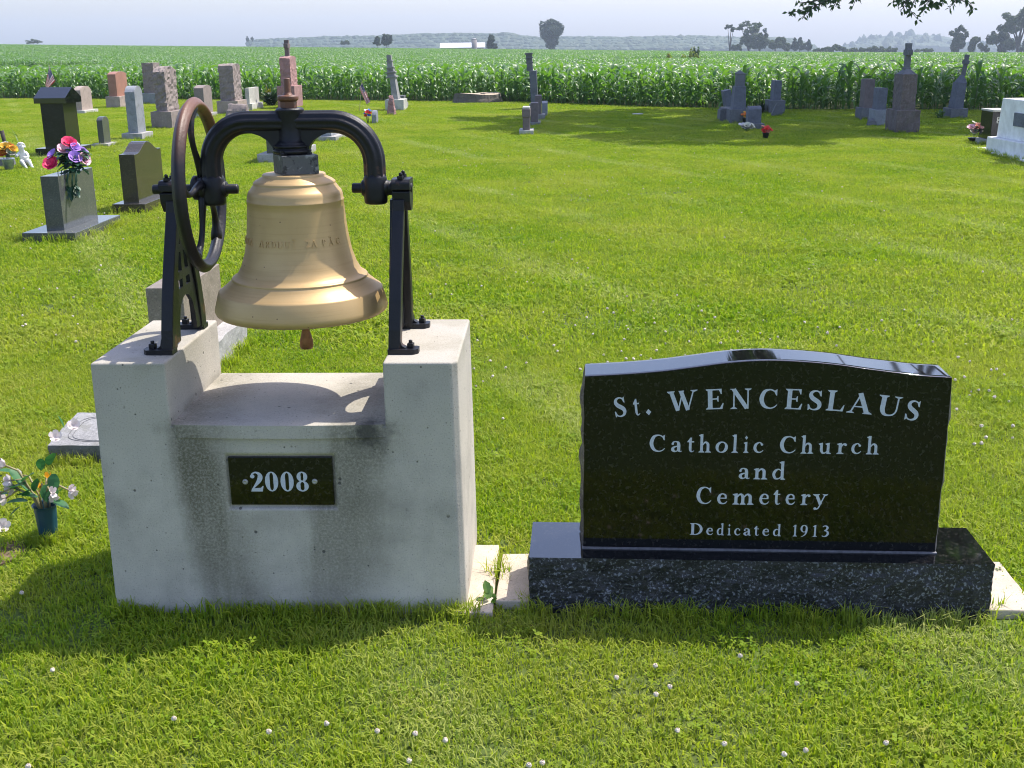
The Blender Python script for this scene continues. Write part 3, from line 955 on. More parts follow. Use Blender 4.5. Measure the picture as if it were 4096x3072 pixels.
# ------------------------------------------------------------------ concrete
def concrete_mat(name, c, stains=False, warm=(.55, .47, .36)):
    m, t, N, L, P = nt(name)
    v = objco(N)
    n1 = tex(N, L, 'noise', 4.5, v, 6, .6)
    col = ramp(N, L, n1, [(0.3, tuple(x * .72 for x in c)), (0.5, c), (0.7, tuple(min(1, x * 1.2) for x in c))])
    fine = tex(N, L, 'noise', 210, v, 4, .7)
    col = mix(N, L, ramp(N, L, fine, [(0.32, .85), (0.44, 0.0)]), col, tuple(x * .5 for x in c))
    col = mix(N, L, ramp(N, L, fine, [(0.58, 0.0), (0.72, .45)]), col, tuple(min(1, x * 1.5) for x in c))
    if stains:
        sx = N.new('ShaderNodeSeparateXYZ')
        L.new(v, sx.inputs[0])
        mp = N.new('ShaderNodeMapping')
        mp.inputs['Scale'].default_value = (10, 10, 1.2)
        L.new(v, mp.inputs['Vector'])
        strk = tex(N, L, 'noise', 1.0, mp.outputs[0], 5, .6)
        wob = math_(N, L, 'MULTIPLY', math_(N, L, 'SUBTRACT', strk, .5), .12)
        wob = math_(N, L, 'ADD', wob, math_(N, L, 'MULTIPLY', math_(N, L, 'SUBTRACT', tex(N, L, 'noise', 6, v, 4, .6), .5), .16))
        u = math_(N, L, 'ADD', sx.outputs[0], wob)
        fall = math_(N, L, 'MULTIPLY', math_(N, L, 'SUBTRACT', .6, sx.outputs[2]), .16)      # the run-off drifts inwards on its way down
        # two run-off streaks under the ends of the saddle, each a band in x that fades to the ground
        def band(a0, a1, a2, a3, way):
            return ramp(N, L, math_(N, L, 'ADD', math_(N, L, 'ADD' if way > 0 else 'SUBTRACT', u, fall), .5), [(a0 + .5, 0.0), (a1 + .5, 1.0), (a2 + .5, 1.0), (a3 + .5, 0.0)])
        b1 = band(-.37, -.29, -.23, -.11, -1)
        b2 = band(.07, .17, .28, .40, 1)
        zz = ramp(N, L, sx.outputs[2], [(0.02, .55), (0.25, .85), (0.5, 1.0), (0.60, .8), (0.64, 0.0)])
        both = math_(N, L, 'MULTIPLY', math_(N, L, 'ADD', b1, math_(N, L, 'MULTIPLY', b2, .8), True), zz)
        both = math_(N, L, 'MULTIPLY', both, math_(N, L, 'MULTIPLY', ramp(N, L, tex(N, L, 'noise', 130, v, 5, .7), [(0.34, .45), (0.56, 1.0)]), ramp(N, L, strk, [(0.34, .55), (0.55, 1.0)])))
        both = math_(N, L, 'MULTIPLY', both, .9)
        col = mix(N, L, both, col, (.095, .088, .050))
        # green-brown weathering below the saddle edge and under the pillar tops
        wz = ramp(N, L, sx.outputs[2], [(0.42, 0.0), (0.60, .22), (0.70, .22), (0.785, .5)])
        col = mix(N, L, math_(N, L, 'MULTIPLY', wz, ramp(N, L, n1, [(0.4, 0.0), (0.6, 1.0)])), col, (.17, .16, .10))
        # black moss at the right end of the saddle
        ms = N.new('ShaderNodeVectorMath')
        ms.operation = 'DISTANCE'
        ms.inputs[1].default_value = (.265, -.003, .585)
        L.new(v, ms.inputs[0])
        mo = math_(N, L, 'ADD', ms.outputs['Value'], math_(N, L, 'MULTIPLY', math_(N, L, 'SUBTRACT', tex(N, L, 'noise', 25, v, 6, .7), .5), .16))
        col = mix(N, L, ramp(N, L, mo, [(0.02, .8), (0.085, 0.0)]), col, (.03, .03, .028))
        # sandy patina on the faces turned to the rain side
    vor = tex(N, L, 'voronoi', 38, v)
    pit = ramp(N, L, vor, [(0.075, 1.0), (0.13, 0.0)])
    gate = ramp(N, L, tex(N, L, 'noise', 17, v, 2), [(0.5, 0.0), (0.56, 1.0)])
    pit = math_(N, L, 'MULTIPLY', pit, gate)
    big = ramp(N, L, tex(N, L, 'voronoi', 19, v), [(0.075, 1.0), (0.115, 0.0)])
    pit = math_(N, L, 'MAXIMUM', pit, math_(N, L, 'MULTIPLY', big, ramp(N, L, tex(N, L, 'noise', 6, v, 2), [(0.5, 0.0), (0.54, 1.0)])))
    col = mix(N, L, math_(N, L, 'MULTIPLY', pit, .75), col, (.035, .035, .03))
    L.new(col, P.inputs['Base Color'])
    P.inputs['Roughness'].default_value = .88
    P.inputs['Specular IOR Level'].default_value = .3
    hgt = math_(N, L, 'SUBTRACT', math_(N, L, 'ADD', tex(N, L, 'noise', 150, v, 5, .65), math_(N, L, 'MULTIPLY', n1, .7)), math_(N, L, 'MULTIPLY', pit, 1.5))
    bump(N, L, P, hgt, .35, .004)
    return m

M_conc = concrete_mat('cast_concrete', (.49, .455, .39), True)
M_slab = concrete_mat('sandy_concrete', (.50, .425, .335))
M_mortar = plain('grey_mortar', (.16, .16, .17), .85, 0, .3, 80)
M_iron = None

def pedestal():
    t = thing('bell_pedestal', 'stained concrete pedestal with two pillars and a low saddle under the bell, plaque in front', 'pedestal', PED.w(0, 0), -PED.a)
    hw, dp, hp = .5365, .5365, .7912
    bat = .0128
    # cells across (u) and up (z)
    us = [-hw, -.31, -.163, .163, .314, hw]
    zs = [0.0 - .02, .343, .516, .603, hp]
    def uu(i, z):
        u = us[i]
        return u - math.copysign(bat * z, u) if i in (0, 5) else u
    fill = {(i, k) for i in range(5) for k in range(4) if not (k == 3 and i in (1, 2, 3))}
    hole = (2, 1)
    b = MB()
    vid = {}
    def V(i, k, s):
        q = (i, k, s)
        if q not in vid:
            vid[q] = len(b.v)
            b.v.append((uu(i, zs[k]) - (.02 if (i == 5 and s == 0) else 0), 0.0 if s == 0 else dp, zs[k]))
        return vid[q]
    def VB(k):
        q = ('b', k)
        if q not in vid:
            vid[q] = len(b.v)
            b.v.append((uu(5, zs[k]), .019, zs[k]))
        return vid[q]
    def face(f):
        b.f.append(f)
        b.mi.append(0)
        b.sm.append(False)
    for (i, k) in fill:
        if (i, k) != hole:
            face((V(i, k, 0), V(i + 1, k, 0), V(i + 1, k + 1, 0), V(i, k + 1, 0)))
        face((V(i, k, 1), V(i, k + 1, 1), V(i + 1, k + 1, 1), V(i + 1, k, 1)))
        for (di, dk, e) in ((-1, 0, ((0, 0), (0, 1))), (1, 0, ((1, 1), (1, 0))), (0, 1, ((0, 1), (1, 1))), (0, -1, ((1, 0), (0, 0)))):
            if (i + di, k + dk) not in fill:
                a, c = (i + e[0][0], k + e[0][1]), (i + e[1][0], k + e[1][1])
                if di == 1 and i == 4:
                    face((VB(a[1]), VB(c[1]), V(*c, 1), V(*a, 1)))
                    face((V(*a, 0), V(*c, 0), VB(c[1]), VB(a[1])))
                elif dk and i == 4:
                    ks = a[1]
                    face((V(4, ks, 0), V(5, ks, 0), VB(ks), V(5, ks, 1), V(4, ks, 1)))
                else:
                    face((V(*a, 0), V(*c, 0), V(*c, 1), V(*a, 1)))
    # recess for the plaque
    i, k = hole
    ring = [V(i, k, 0), V(i + 1, k, 0), V(i + 1, k + 1, 0), V(i, k + 1, 0)]
    ins = []
    for q in ring:
        p = b.v[q]
        cx, cz = (us[2] + us[3]) / 2, (zs[1] + zs[2]) / 2
        ins.append(len(b.v))
        b.v.append((p[0] - math.copysign(.007, p[0] - cx), .012, p[2] - math.copysign(.004 if p[2] < cz else .009, p[2] - cz)))
    for j in range(4):
        face((ring[j], ring[(j + 1) % 4], ins[(j + 1) % 4], ins[j]))
    face(tuple(ins))
    body = b.build('pedestal_body', M_conc, t, bevel=.009, seg=3)
    # worn cap of the saddle with a bowed front edge
    b = MB()
    fr = [(-.309 + .623 * k / 24, -.001 - .013 * math.sin(PI * k / 24) ** .7) for k in range(25)]
    b.prism(fr + [(.313, dp + .002), (-.309, dp + .002)], .568, .6075, 'z')
    b.build('saddle_cap', M_conc, t, bevel=.017, seg=5)
    # plaque
    b = MB()
    b.box((0, .0095, .4305), (.306, .015, .150))
    pl = b.build('plaque', M_blackpol, t, bevel=.0015)
    for ch, l, r in (('2', -.0933, -.0519), ('0', -.0486, -.0084), ('0', -.0028, .0374), ('8', .0419, .0820)):
        wd = GL[ch][0]
        b = MB()
        put_letter(b, ch, lambda x, y, h, l=l, r=r, wd=wd: (l + x / wd * (r - l), .002 - h, .3985 + y * .0625))
        b.build('numeral', M_letter, pl)
    for (u, z) in ((-.1066, .4287), (.0989, .4300)):
        b = MB()
        b.lathe([(.0085, 0), (.0085, .002), (.006, .0045), (.0035, .005), (.0033, .0035), (.0, .0035)], (0, 0, 0), 18, M=Matrix.Rotation(R(90), 3, 'X'))
        b.v = [(x + u, y + .002, z + zz) for x, y, zz in b.v]
        b.build('screw', M_steel, pl)
    for e in ((-.55, -.02, .56, -.02, 60), (-.555, .0, -.555, .5, 30), (.63, .18, .63, .5, 16)):
        a, c = PED.w(e[0], e[1]), PED.w(e[2], e[3])
        TUFTY.append((a.x, a.y, c.x, c.y, e[4]))

def footings():
    p = [gp(1872, 2485, .02), gp(1990, 2472, .02), gp(1990, 2178, .02), gp(1905, 2168, .02)]
    b = MB()
    u0, u1 = .50, PED.loc(*gp(1984, 2300, .02)[:2])[0]
    v0, v1 = -.03, PED.loc(*gp(1950, 2180, .02)[:2])[1]
    V, F, D = gridbox(u1 - u0, v1 - v0, .035, (8, 24, 2), amp=.004, freq=30, seed=2)
    b.add(V, F)
    tag(b.build('footing_slab', M_slab, None, bevel=.004, loc=PED.w((u0 + u1) / 2, (v0 + v1) / 2, -.012)), 'narrow pinkish concrete footing strip along the right foot of the bell pedestal', 'footing').rotation_euler = (0, 0, -PED.a)
    BLOCKED.append((PED, u0, u1, v0 + .04, v1 - .01))
    su = SGN.loc(*gp(1994, 2330, .02)[:2])[0]
    u0, u1, v0, v1 = su, .83, .015, SGN.loc(*gp(2050, 2212, .03)[:2])[1]
    b = MB()
    V, F, D = gridbox(u1 - u0, v1 - v0, .04, (40, 10, 2), amp=.005, freq=26, seed=8)
    b.add(V, F)
    tag(b.build('footing_slab', M_slab, None, bevel=.004, loc=SGN.w((u0 + u1) / 2, (v0 + v1) / 2, -.012)), 'rough sandy concrete footing under the black cemetery sign', 'footing').rotation_euler = (0, 0, -SGN.a)
    BLOCKED.append((SGN, u0, -.6, v0 + .02, v1 - .02))
    BLOCKED.append((SGN, .6, u1 - .02, v0 - .03, v1 - .07))

# ------------------------------------------------------------------ the bell and its iron
M_bell = None
def iron_mat(name, rust):
    m, t, N, L, P = nt(name)
    v = objco(N)
    n = tex(N, L, 'noise', 26, v, 7, .7)
    n2 = tex(N, L, 'noise', 5, v, 4)
    base = ramp(N, L, n, [(0.3, (.0045, .0045, .0065)), (0.6, (.008, .008, .011)), (0.8, (.018, .018, .020))])
    f = ramp(N, L, math_(N, L, 'ADD', n2, math_(N, L, 'MULTIPLY', n, .35)), [(0.74 - rust, 0.0), (0.84 - rust, .9)])
    if rust > .1:                                       # worn to brown metal along the top of the wheel
        sz = N.new('ShaderNodeSeparateXYZ')
        L.new(v, sz.inputs[0])
        f = math_(N, L, 'MULTIPLY', f, ramp(N, L, sz.outputs[2], [(.0, .0), (.55, .03), (.71, 1.0)]))
    col = mix(N, L, f, base, (.17, .075, .04))
    L.new(col, P.inputs['Base Color'])
    L.new(ramp(N, L, n, [(0.2, .34), (0.8, .5)]), P.inputs['Roughness'])
    P.inputs['Specular IOR Level'].default_value = .38
    bump(N, L, P, tex(N, L, 'noise', 90, v, 5, .7), .35, .004)
    return m

M_iron = iron_mat('black_painted_iron', -.07)
M_rusty = iron_mat('worn_brown_iron', .17)
M_steel = plain('dull_steel', (.42, .42, .40), .45, .7, .2, 200)
m, t, N, L, P = nt('gold_painted_bell')
v = objco(N)
mp = N.new('ShaderNodeMapping')
mp.inputs['Scale'].default_value = (4, 4, 140)
L.new(v, mp.inputs['Vector'])
ring = tex(N, L, 'noise', 1.0, mp.outputs[0], 4, .6)
n1 = tex(N, L, 'noise', 7, v, 5)
col = ramp(N, L, n1, [(0.3, (.47, .315, .135)), (0.7, (.55, .38, .175))])
col = mix(N, L, ramp(N, L, ring, [(0.35, .25), (0.5, 0.0)]), col, (.38, .24, .085))
spk = tex(N, L, 'voronoi', 26, v)
col = mix(N, L, ramp(N, L, spk, [(0.045, .8), (0.07, 0.0)]), col, (.16, .10, .05))
L.new(col, P.inputs['Base Color'])
P.inputs['Metallic'].default_value = .38
P.inputs['Roughness'].default_value = .46
bump(N, L, P, ring, .12, .002)
M_bell = m
M_clap = plain('rusty_bronze_clapper', (.27, .125, .04), .5, .4, .4, 40)
M_woodblock = granite('speckled_iron_block', (.10, .10, .095), (.012, .012, .012), (.3, .3, .28), 55, .6, .4, amt=.8)

PIV = 1.252
def bell():
    cu, cv = .0372, .266
    t = thing('church_bell', 'gold painted church bell hung from a black iron yoke with a rope wheel', 'bell', PED.w(cu, cv, .79), -PED.a)
    off = (cu, cv, .79)
    b = MB(off)
    prof = [(.232, .884), (.249, .8835), (.256, .889), (.2585, .897), (.2575, .906), (.2455, .950), (.243, .9545), (.238, .957), (.2025, .987), (.2015, .9895), (.2025, .992), (.2005, .9945), (.197, .996), (.184, 1.006), (.171, 1.030), (.159, 1.066), (.1535, 1.095), (.1487, 1.126), (.1452, 1.16), (.1425, 1.195), (.1412, 1.2165), (.1422, 1.2185), (.1422, 1.2215), (.1405, 1.2235), (.1395, 1.236), (.136, 1.2465), (.132, 1.2505), (.121, 1.2655), (.1195, 1.2685), (.1205, 1.271), (.119, 1.2735), (.112, 1.279), (.0935, 1.2885), (.0925, 1.2905), (.0925, 1.2945), (.089, 1.297), (.0, 1.297)]
    fine = prof
    b.lathe(fine, (cu, cv, 0), 96)
    b.lathe([(.0, 1.26), (.10, 1.24), (.122, 1.20), (.13, 1.10), (.15, 1.02), (.19, .95), (.225, .90), (.232, .884)], (cu, cv, 0), 64, cap=False)
    body = b.build('bell_body', M_bell, t, bevel=0)
    # raised inscription round the waist
    txt = [('T', -74), ('E', -66), ('N', -57), ('A', -48), ('A', -29), ('R', -21), ('D', -13.5), ('D', -6), ('U', 2), ('I', 9), ('Z', 24.5), ('A', 32), ('P', 44), ('A', 53), ('C', 63)]
    for ch, dg in txt:
        wd = GL[ch][0]
        hgt = .0185
        b = MB(off)
        def place(x, y, h, wd=wd, dg=dg):
            z = 1.100 + y * hgt
            rr = float(np.interp(z, [1.095, 1.126, 1.16], [.1535, .1487, .1452])) + h
            an = R(dg - 90 - 2) + (x - wd / 2) * hgt * 1.05 / .15
            return (cu + rr * math.cos(an), cv + rr * math.sin(an), z)
        put_letter_solid(b, ch, place, -.002, .0026)
        b.build('raised_letter', M_bell, body)
    for (dg, z) in ((9.6, 1.123), (52, 1.123)):
        a = R(dg - 92)
        b = MB(off)
        b.box((cu + .1495 * math.cos(a), cv + .1495 * math.sin(a), z), (.003, .008, .004), a)
        b.build('raised_accent', M_bell, body)
    # clapper
    b = MB(off)
    b.lathe([(.006, 1.2), (.006, .9), (.009, .86), (.014, .845), (.0155, .838), (.0115, .832), (.011, .823), (.015, .806), (.0205, .786), (.021, .770), (.018, .762), (.0, .761)], (cu + .003, cv + .01, 0), 20)
    b.build('clapper', M_clap, t)
    # square block between bell and yoke
    b = MB(off)
    b.box((cu + .008, cv, 1.3245), (.107, .107, .055), R(27))
    b.build('bearing_block', M_woodblock, t, bevel=.002)
    # yoke
    b = MB(off)
    r = .0305
    pts = []
    ul, ur, zt = -.2045, .2765, 1.4435
    rb = .118
    for k in range(5):
        pts.append((ul, cv, 1.208 + (zt - rb - 1.208) * k / 4))
    for k in range(1, 12):
        a = PI - PI / 2 * k / 12
        pts.append((ul + rb + rb * math.cos(a), cv, zt - rb + rb * math.sin(a)))
    for k in range(11):
        pts.append((ul + rb + (ur - ul - 2 * rb) * k / 10, cv, zt))
    for k in range(1, 12):
        a = PI / 2 - PI / 2 * k / 12
        pts.append((ur - rb + rb * math.cos(a), cv, zt - rb + rb * math.sin(a)))
    for k in range(5):
        pts.append((ur, cv, zt - rb - (zt - rb - 1.208) * k / 4))
    b.tube(pts, r, 40, flute=(.075, 9), up=(0, 1, 0))
    yk = b.build('yoke', M_iron, t)
    b = MB(off)
    lo = [(-.105, 1.419), (-.075, 1.4135), (-.05, 1.405), (-.03, 1.392), (-.017, 1.374), (-.012, 1.352)]
    ro = [(2 * cu - p[0], p[1]) for p in lo][::-1]
    b.prism(lo + ro + [(2 * cu + .105, 1.44), (-.105, 1.44)], cv - .017, cv + .017, 'y')
    b.build('gusset', M_iron, yk, bevel=.005)
    b = MB(off)
    b.lathe([(.046, 1.353), (.052, 1.355), (.056, 1.359), (.056, 1.364), (.05, 1.3675), (.05, 1.371), (.053, 1.3735), (.053, 1.378), (.046, 1.381), (.044, 1.386), (.039, 1.389), (.036, 1.395), (.035, 1.43), (.037, 1.452), (.0405, 1.474), (.0415, 1.479), (.036, 1.484), (.0, 1.484)], (cu, cv, 0), 24, smooth=True)
    b.build('centre_column', M_iron, yk, bevel=.002)
    for k in range(4):
        a = R(27) + k * PI / 2 + PI / 4
        b = MB(off)
        b.lathe([(.009, 1.35), (.009, 1.358), (.006, 1.36), (.006, 1.366), (0, 1.366)], (cu + .055 * math.cos(a), cv + .055 * math.sin(a), 0), 6, smooth=False)
        b.build('collar_bolt', M_iron, yk)
    b = MB(off)
    b.lathe([(.024, 1.484), (.024, 1.502), (.0, 1.502)], (cu - .002, cv, 0), 6, smooth=False, M=Matrix.Rotation(R(20), 3, 'Z'))
    b.lathe([(.024, 1.502), (.030, 1.507), (.0305, 1.516), (.027, 1.519), (.014, 1.520), (.012, 1.5235), (.0095, 1.527), (.0095, 1.565), (.008, 1.5665), (.0, 1.5665)], (cu - .003, cv, 0), 24)
    b.build('king_bolt', M_rusty, yk, bevel=.0008)
    RY = Matrix.Rotation(R(90), 3, 'Y')
    def pin(name, u0, u1, r_, mat_):
        b = MB(off)
        b.lathe([(r_ * .9, 0), (r_, .003), (r_, u1 - u0 - .003), (r_ * .9, u1 - u0)], (u0, cv, PIV), 24, M=RY)
        b.build(name, mat_, yk, bevel=0)
    pin('gudgeon_pin', -.385, -.132, .0145, M_iron)
    pin('gudgeon_pin', .208, .385, .0145, M_iron)
    b = MB(off)
    b.lathe([(.020, 0), (.0215, .004), (.0215, .05), (.026, .055), (.026, .062)], (.338, cv, PIV), 24, M=Matrix.Rotation(R(-90), 3, 'Y'))
    b.build('gudgeon_collar', M_iron, yk)
    for (u, s) in ((ul, -1), (ur, 1)):
        b = MB(off)
        b.lathe([(.0, -.047), (.029, -.046), (.034, -.041), (.0345, -.03), (.0365, .0), (.034, .03), (.030, .04)], (u, cv, PIV), 28)
        b.lathe([(.021, -.040), (.0235, -.037), (.0235, .037), (.021, .040)], (u, cv, PIV), 24, M=RY)
        b.build('yoke_eye', M_iron, yk)
    # wheel
    wc = Vector((-.2435, cv + .004, PIV + .009))
    b = MB(off)
    pts = [wc + Vector((-.0108 * math.cos(2 * PI * k / 96), .236 * math.cos(2 * PI * k / 96), .236 * math.sin(2 * PI * k / 96))) for k in range(96)]
    b.tube(pts, .0180, 20, closed=True, up=(1, 0, 0), flute=(.10, 4))
    wh = b.build('rope_wheel', M_rusty, t)
    b = MB(off)
    b.lathe([(.030, 0), (.036, .005), (.036, .014), (.031, .017), (.031, .024), (.036, .028), (.036, .04), (.028, .045)], (-.2655, cv, PIV + .004), 28, M=RY)
    b.build('wheel_hub', M_iron, wh)
    for k in range(5):
        a0 = R(98 + 72 * k)
        pts, rr = [], []
        for j in range(15):
            f = j / 14
            q = .03 + (.234 - .03) * f
            a = a0 + .30 * math.sin(PI * f) * (1 if True else -1) - .1 * f
            pts.append((wc.x + .008 - .010 * math.sin(PI / 2 * f) - .046 * q * math.cos(a), wc.y + q * math.cos(a), wc.z + q * math.sin(a)))
            rr.append(.0145 - .006 * math.sin(PI * f) + (.004 if f > .9 else 0))
        b = MB(off)
        b.tube(pts, rr, 10)
        b.build('spoke', M_iron, wh)

def stand(s, label):
    """A-shaped iron stand on one pillar; s=+1 right, -1 left"""
    uc = .3355 if s > 0 else -.333
    cv, zb = .268, .7905
    t = thing('bell_stand', label, 'bell stand', PED.w(uc, cv, zb), -PED.a, 'iron stands carrying the bell')
    off = (uc, cv, zb)
    # legs as flat bars following a bowed line in the v-z plane
    def legline(sgn):
        return [(cv + sgn * v, z) for v, z in ((.158, .800), (.150, .86), (.128, .945), (.098, 1.03), (.066, 1.11), (.034, 1.19), (.030, 1.222))]
    for sgn in (-1, 1):
        ln = legline(sgn)
        b = MB(off)
        th = .014
        a = [(v + sgn * th, z) for v, z in ln]
        c = [(v - sgn * (.034, .034, .030, .026, .022, .014, .012)[i], z) for i, (v, z) in enumerate(ln)]
        n = len(ln)
        vs, fs = [], []
        for i in range(n):
            hwid = .0175
            sh = .015 * (i / n)
            for (q, du) in ((a[i], -hwid), (a[i], hwid), (c[i], hwid), (c[i], -hwid)):
                vs.append((uc + du + sh, q[0], q[1]))
        for i in range(n - 1):
            for k in range(4):
                k2 = (k + 1) % 4
                fs.append((4 * i + k, 4 * i + k2, 4 * i + 4 + k2, 4 * i + 4 + k))
        fs += [(3, 2, 1, 0), tuple(range(4 * n - 4, 4 * n))]
        b.add(vs, fs)
        leg = b.build('leg', M_iron, t, bevel=.003)
        # foot turned outwards, with its bolt
        b = MB(off)
        fu0, fu1 = uc - s * .0185, uc + s * .071
        v0, v1 = cv + sgn * .158 - .024, cv + sgn * .158 + .026
        b.prism([(fu0, v0), (fu1 - s * .012, v0), (fu1, v0 + .014), (fu1, v1 - .006), (fu1 - s * .008, v1), (fu0, v1)], zb, zb + .0155, 'z')
        b.prism([(uc + s * .012, zb + .0155), (uc + s * .034, zb + .0155), (uc + s * .021, zb + .024), (uc + s * .017, zb + .045), (uc + s * .012, zb + .045)], v0 + .016, v1 - .006, 'y')
        ft = b.build('foot', M_iron, leg, bevel=.003)
        b = MB(off)
        bx, by = uc + s * .047, (v0 + v1) / 2 + .002
        b.lathe([(.0125, zb + .0155), (.0125, zb + .029), (.010, zb + .030), (.0, zb + .030)], (bx, by, 0), 4, smooth=False, M=Matrix.Rotation(R(35), 3, 'Z'))
        b.lathe([(.0058, zb + .03), (.0058, zb + .038), (.0, zb + .039)], (bx, by, 0), 10)
        b.build('anchor_bolt', M_rusty, leg, bevel=.001)
    # web with ornamental slots: strips across between the legs, an arch at the bottom
    b = MB(off)
    L1, L2 = legline(-1), legline(1)
    def vat(ln, z):
        return float(np.interp(z, [p[1] for p in ln], [p[0] for p in ln]))
    wt = .0055
    uw = uc - s * .009
    rows = [.935, .962, .988, 1.012, 1.068, 1.09, 1.14, 1.155, 1.19, 1.22]
    def strip(z0, z1, f0, f1):
        p = []
        for z, g in ((z0, f0), (z0, f1), (z1, f1), (z1, f0)):
            a, c = vat(L1, z), vat(L2, z)
            p.append((a + (c - a) * g, z))
        b.prism(p, uw - wt, uw + wt, 'x')
    for k in range(0, len(rows) - 1):
        if k % 2 == 0:
            strip(rows[k], rows[k + 1], 0, 1)
        else:
            strip(rows[k], rows[k + 1], 0, .27)
            strip(rows[k], rows[k + 1], .43, .57)
            strip(rows[k], rows[k + 1], .73, 1)
    # the two haunches of the arch
    for sgn, ln in ((-1, L1), (1, L2)):
        out = [(vat(ln, z), z) for z in (.81, .86, .90, .935)]
        inn = [(cv + sgn * .003, .935), (cv + sgn * .032, .928), (cv + sgn * .058, .905), (cv + sgn * .076, .86), (cv + sgn * .084, .81)]
        b.prism(out + inn, uw - wt, uw + wt, 'x')
    b.build('web', M_iron, t, bevel=.0015)
    # head with the bearing cap
    b = MB(off)
    hu0, hu1 = (uc - .006, uc + .046) if s > 0 else (uc - .022, uc + .020)
    b.prism([(cv - .040, 1.245), (cv - .037, 1.215), (cv - .018, 1.187), (cv + .018, 1.187), (cv + .037, 1.215), (cv + .040, 1.245)], hu0, hu1, 'x')
    hd = b.build('bearing_head', M_iron, t, bevel=.003)
    b = MB(off)
    b.prism([(cv - .044, 1.249), (cv - .044, 1.270), (cv - .034, 1.280), (cv + .034, 1.280), (cv + .044, 1.270), (cv + .044, 1.249)], hu0 - .001, hu1 + .001, 'x')
    b.build('bearing_cap', M_iron, hd, bevel=.003)
    for dv in (-.029, .029):
        b = MB(off)
        um = (hu0 + hu1) / 2
        b.lathe([(.0105, 1.280), (.0105, 1.289), (.0, 1.2895)], (um, cv + dv, 0), 6, smooth=False)
        b.lathe([(.0055, 1.289), (.0055, 1.297), (.0, 1.300)], (um, cv + dv, 0), 10)
        b.build('cap_bolt', M_iron, hd)

# ------------------------------------------------------------------ headstones
M_st = {
 'black': granite('polished_dark_granite', (.016, .016, .017), None, (.06, .06, .06), 150, .1, 0, amt=.4),
 'greenpol': granite('polished_green_grey_granite', (.085, .09, .09), (.03, .032, .035), (.18, .185, .17), 130, .12, 0, amt=.5),
 'brownpol': granite('polished_brown_granite', (.05, .042, .034), (.015, .012, .01), (.12, .10, .07), 140, .12, 0, amt=.5),
 'bluegrey': granite('blue_grey_granite', (.25, .265, .29), (.10, .11, .13), (.42, .43, .44), 120, .7, .3, (.13, .14, .13)),
 'grey': granite('weathered_grey_granite', (.26, .26, .255), (.10, .10, .10), (.42, .42, .40), 120, .8, .35, (.15, .15, .12)),
 'darkgrey': granite('dark_weathered_marble', (.15, .155, .165), (.06, .06, .065), (.26, .26, .26), 80, .85, .4, (.08, .085, .075)),
 'bluedark': granite('blue_dark_weathered_marble', (.135, .145, .175), (.06, .065, .08), (.24, .25, .28), 80, .85, .4, (.08, .085, .09)),
 'purple': granite('purple_brown_granite', (.17, .135, .13), (.06, .05, .05), (.30, .26, .25), 100, .8, .35, (.10, .09, .08)),
 'pinkgrey': granite('rough_pink_grey_granite', (.255, .208, .187), (.10, .08, .08), (.40, .34, .31), 70, .85, .5, (.17, .15, .14)),
 'tan': granite('tan_pink_granite', (.38, .30, .255), (.16, .12, .10), (.50, .42, .37), 120, .75, .3, (.22, .19, .16)),
'tanbrown': granite('tan_brown_granite', (.23, .19, .15), (.08, .065, .055), (.38, .33, .27), 110, .6, .35, (.14, .12, .09)),
 'red': granite('red_granite', (.36, .17, .115), (.13, .06, .05), (.48, .28, .21), 110, .5, .2, None),
 'redrough': granite('rough_rose_granite', (.36, .20, .185), (.13, .07, .07), (.48, .33, .30), 80, .85, .5, (.19, .12, .11)),
 'pale': granite('pale_limestone', (.52, .51, .46), (.28, .27, .25), None, 90, .85, .3, (.30, .30, .26)),
 'white': granite('white_painted_concrete', (.80, .80, .79), None, None, 90, .75, .2, (.70, .69, .66)),
 'base': granite('sawn_grey_base', (.36, .35, .335), (.15, .15, .15), (.5, .5, .48), 90, .85, .45, (.2, .2, .17)),
 'brownrough': granite('lichened_brown_granite', (.155, .125, .115), (.05, .04, .04), (.27, .23, .22), 60, .9, .6, (.10, .105, .085)),
}
for q_ in ('black', 'greenpol', 'brownpol'):
    M_st[q_].node_tree.nodes['Principled BSDF'].inputs['Specular IOR Level'].default_value = .5
YAW = R(2.2)
STG = 'headstones standing in the cemetery rows'
PROF = {
 'flat': None,
 'round': lambda h: (lambda a: h * math.sqrt(max(0, 1 - a * a))),
 'arch': lambda h: (lambda a: h * (1 - abs(a) ** 2.6)),
 'gable': lambda h: (lambda a: h * (1 - abs(a))),
 'serp': lambda h: (lambda a: h * (.5 + .5 * math.cos(PI * min(1, abs(a) / .82)))),
 'slantL': lambda h: (lambda a: h * (.5 - .5 * a)),
}

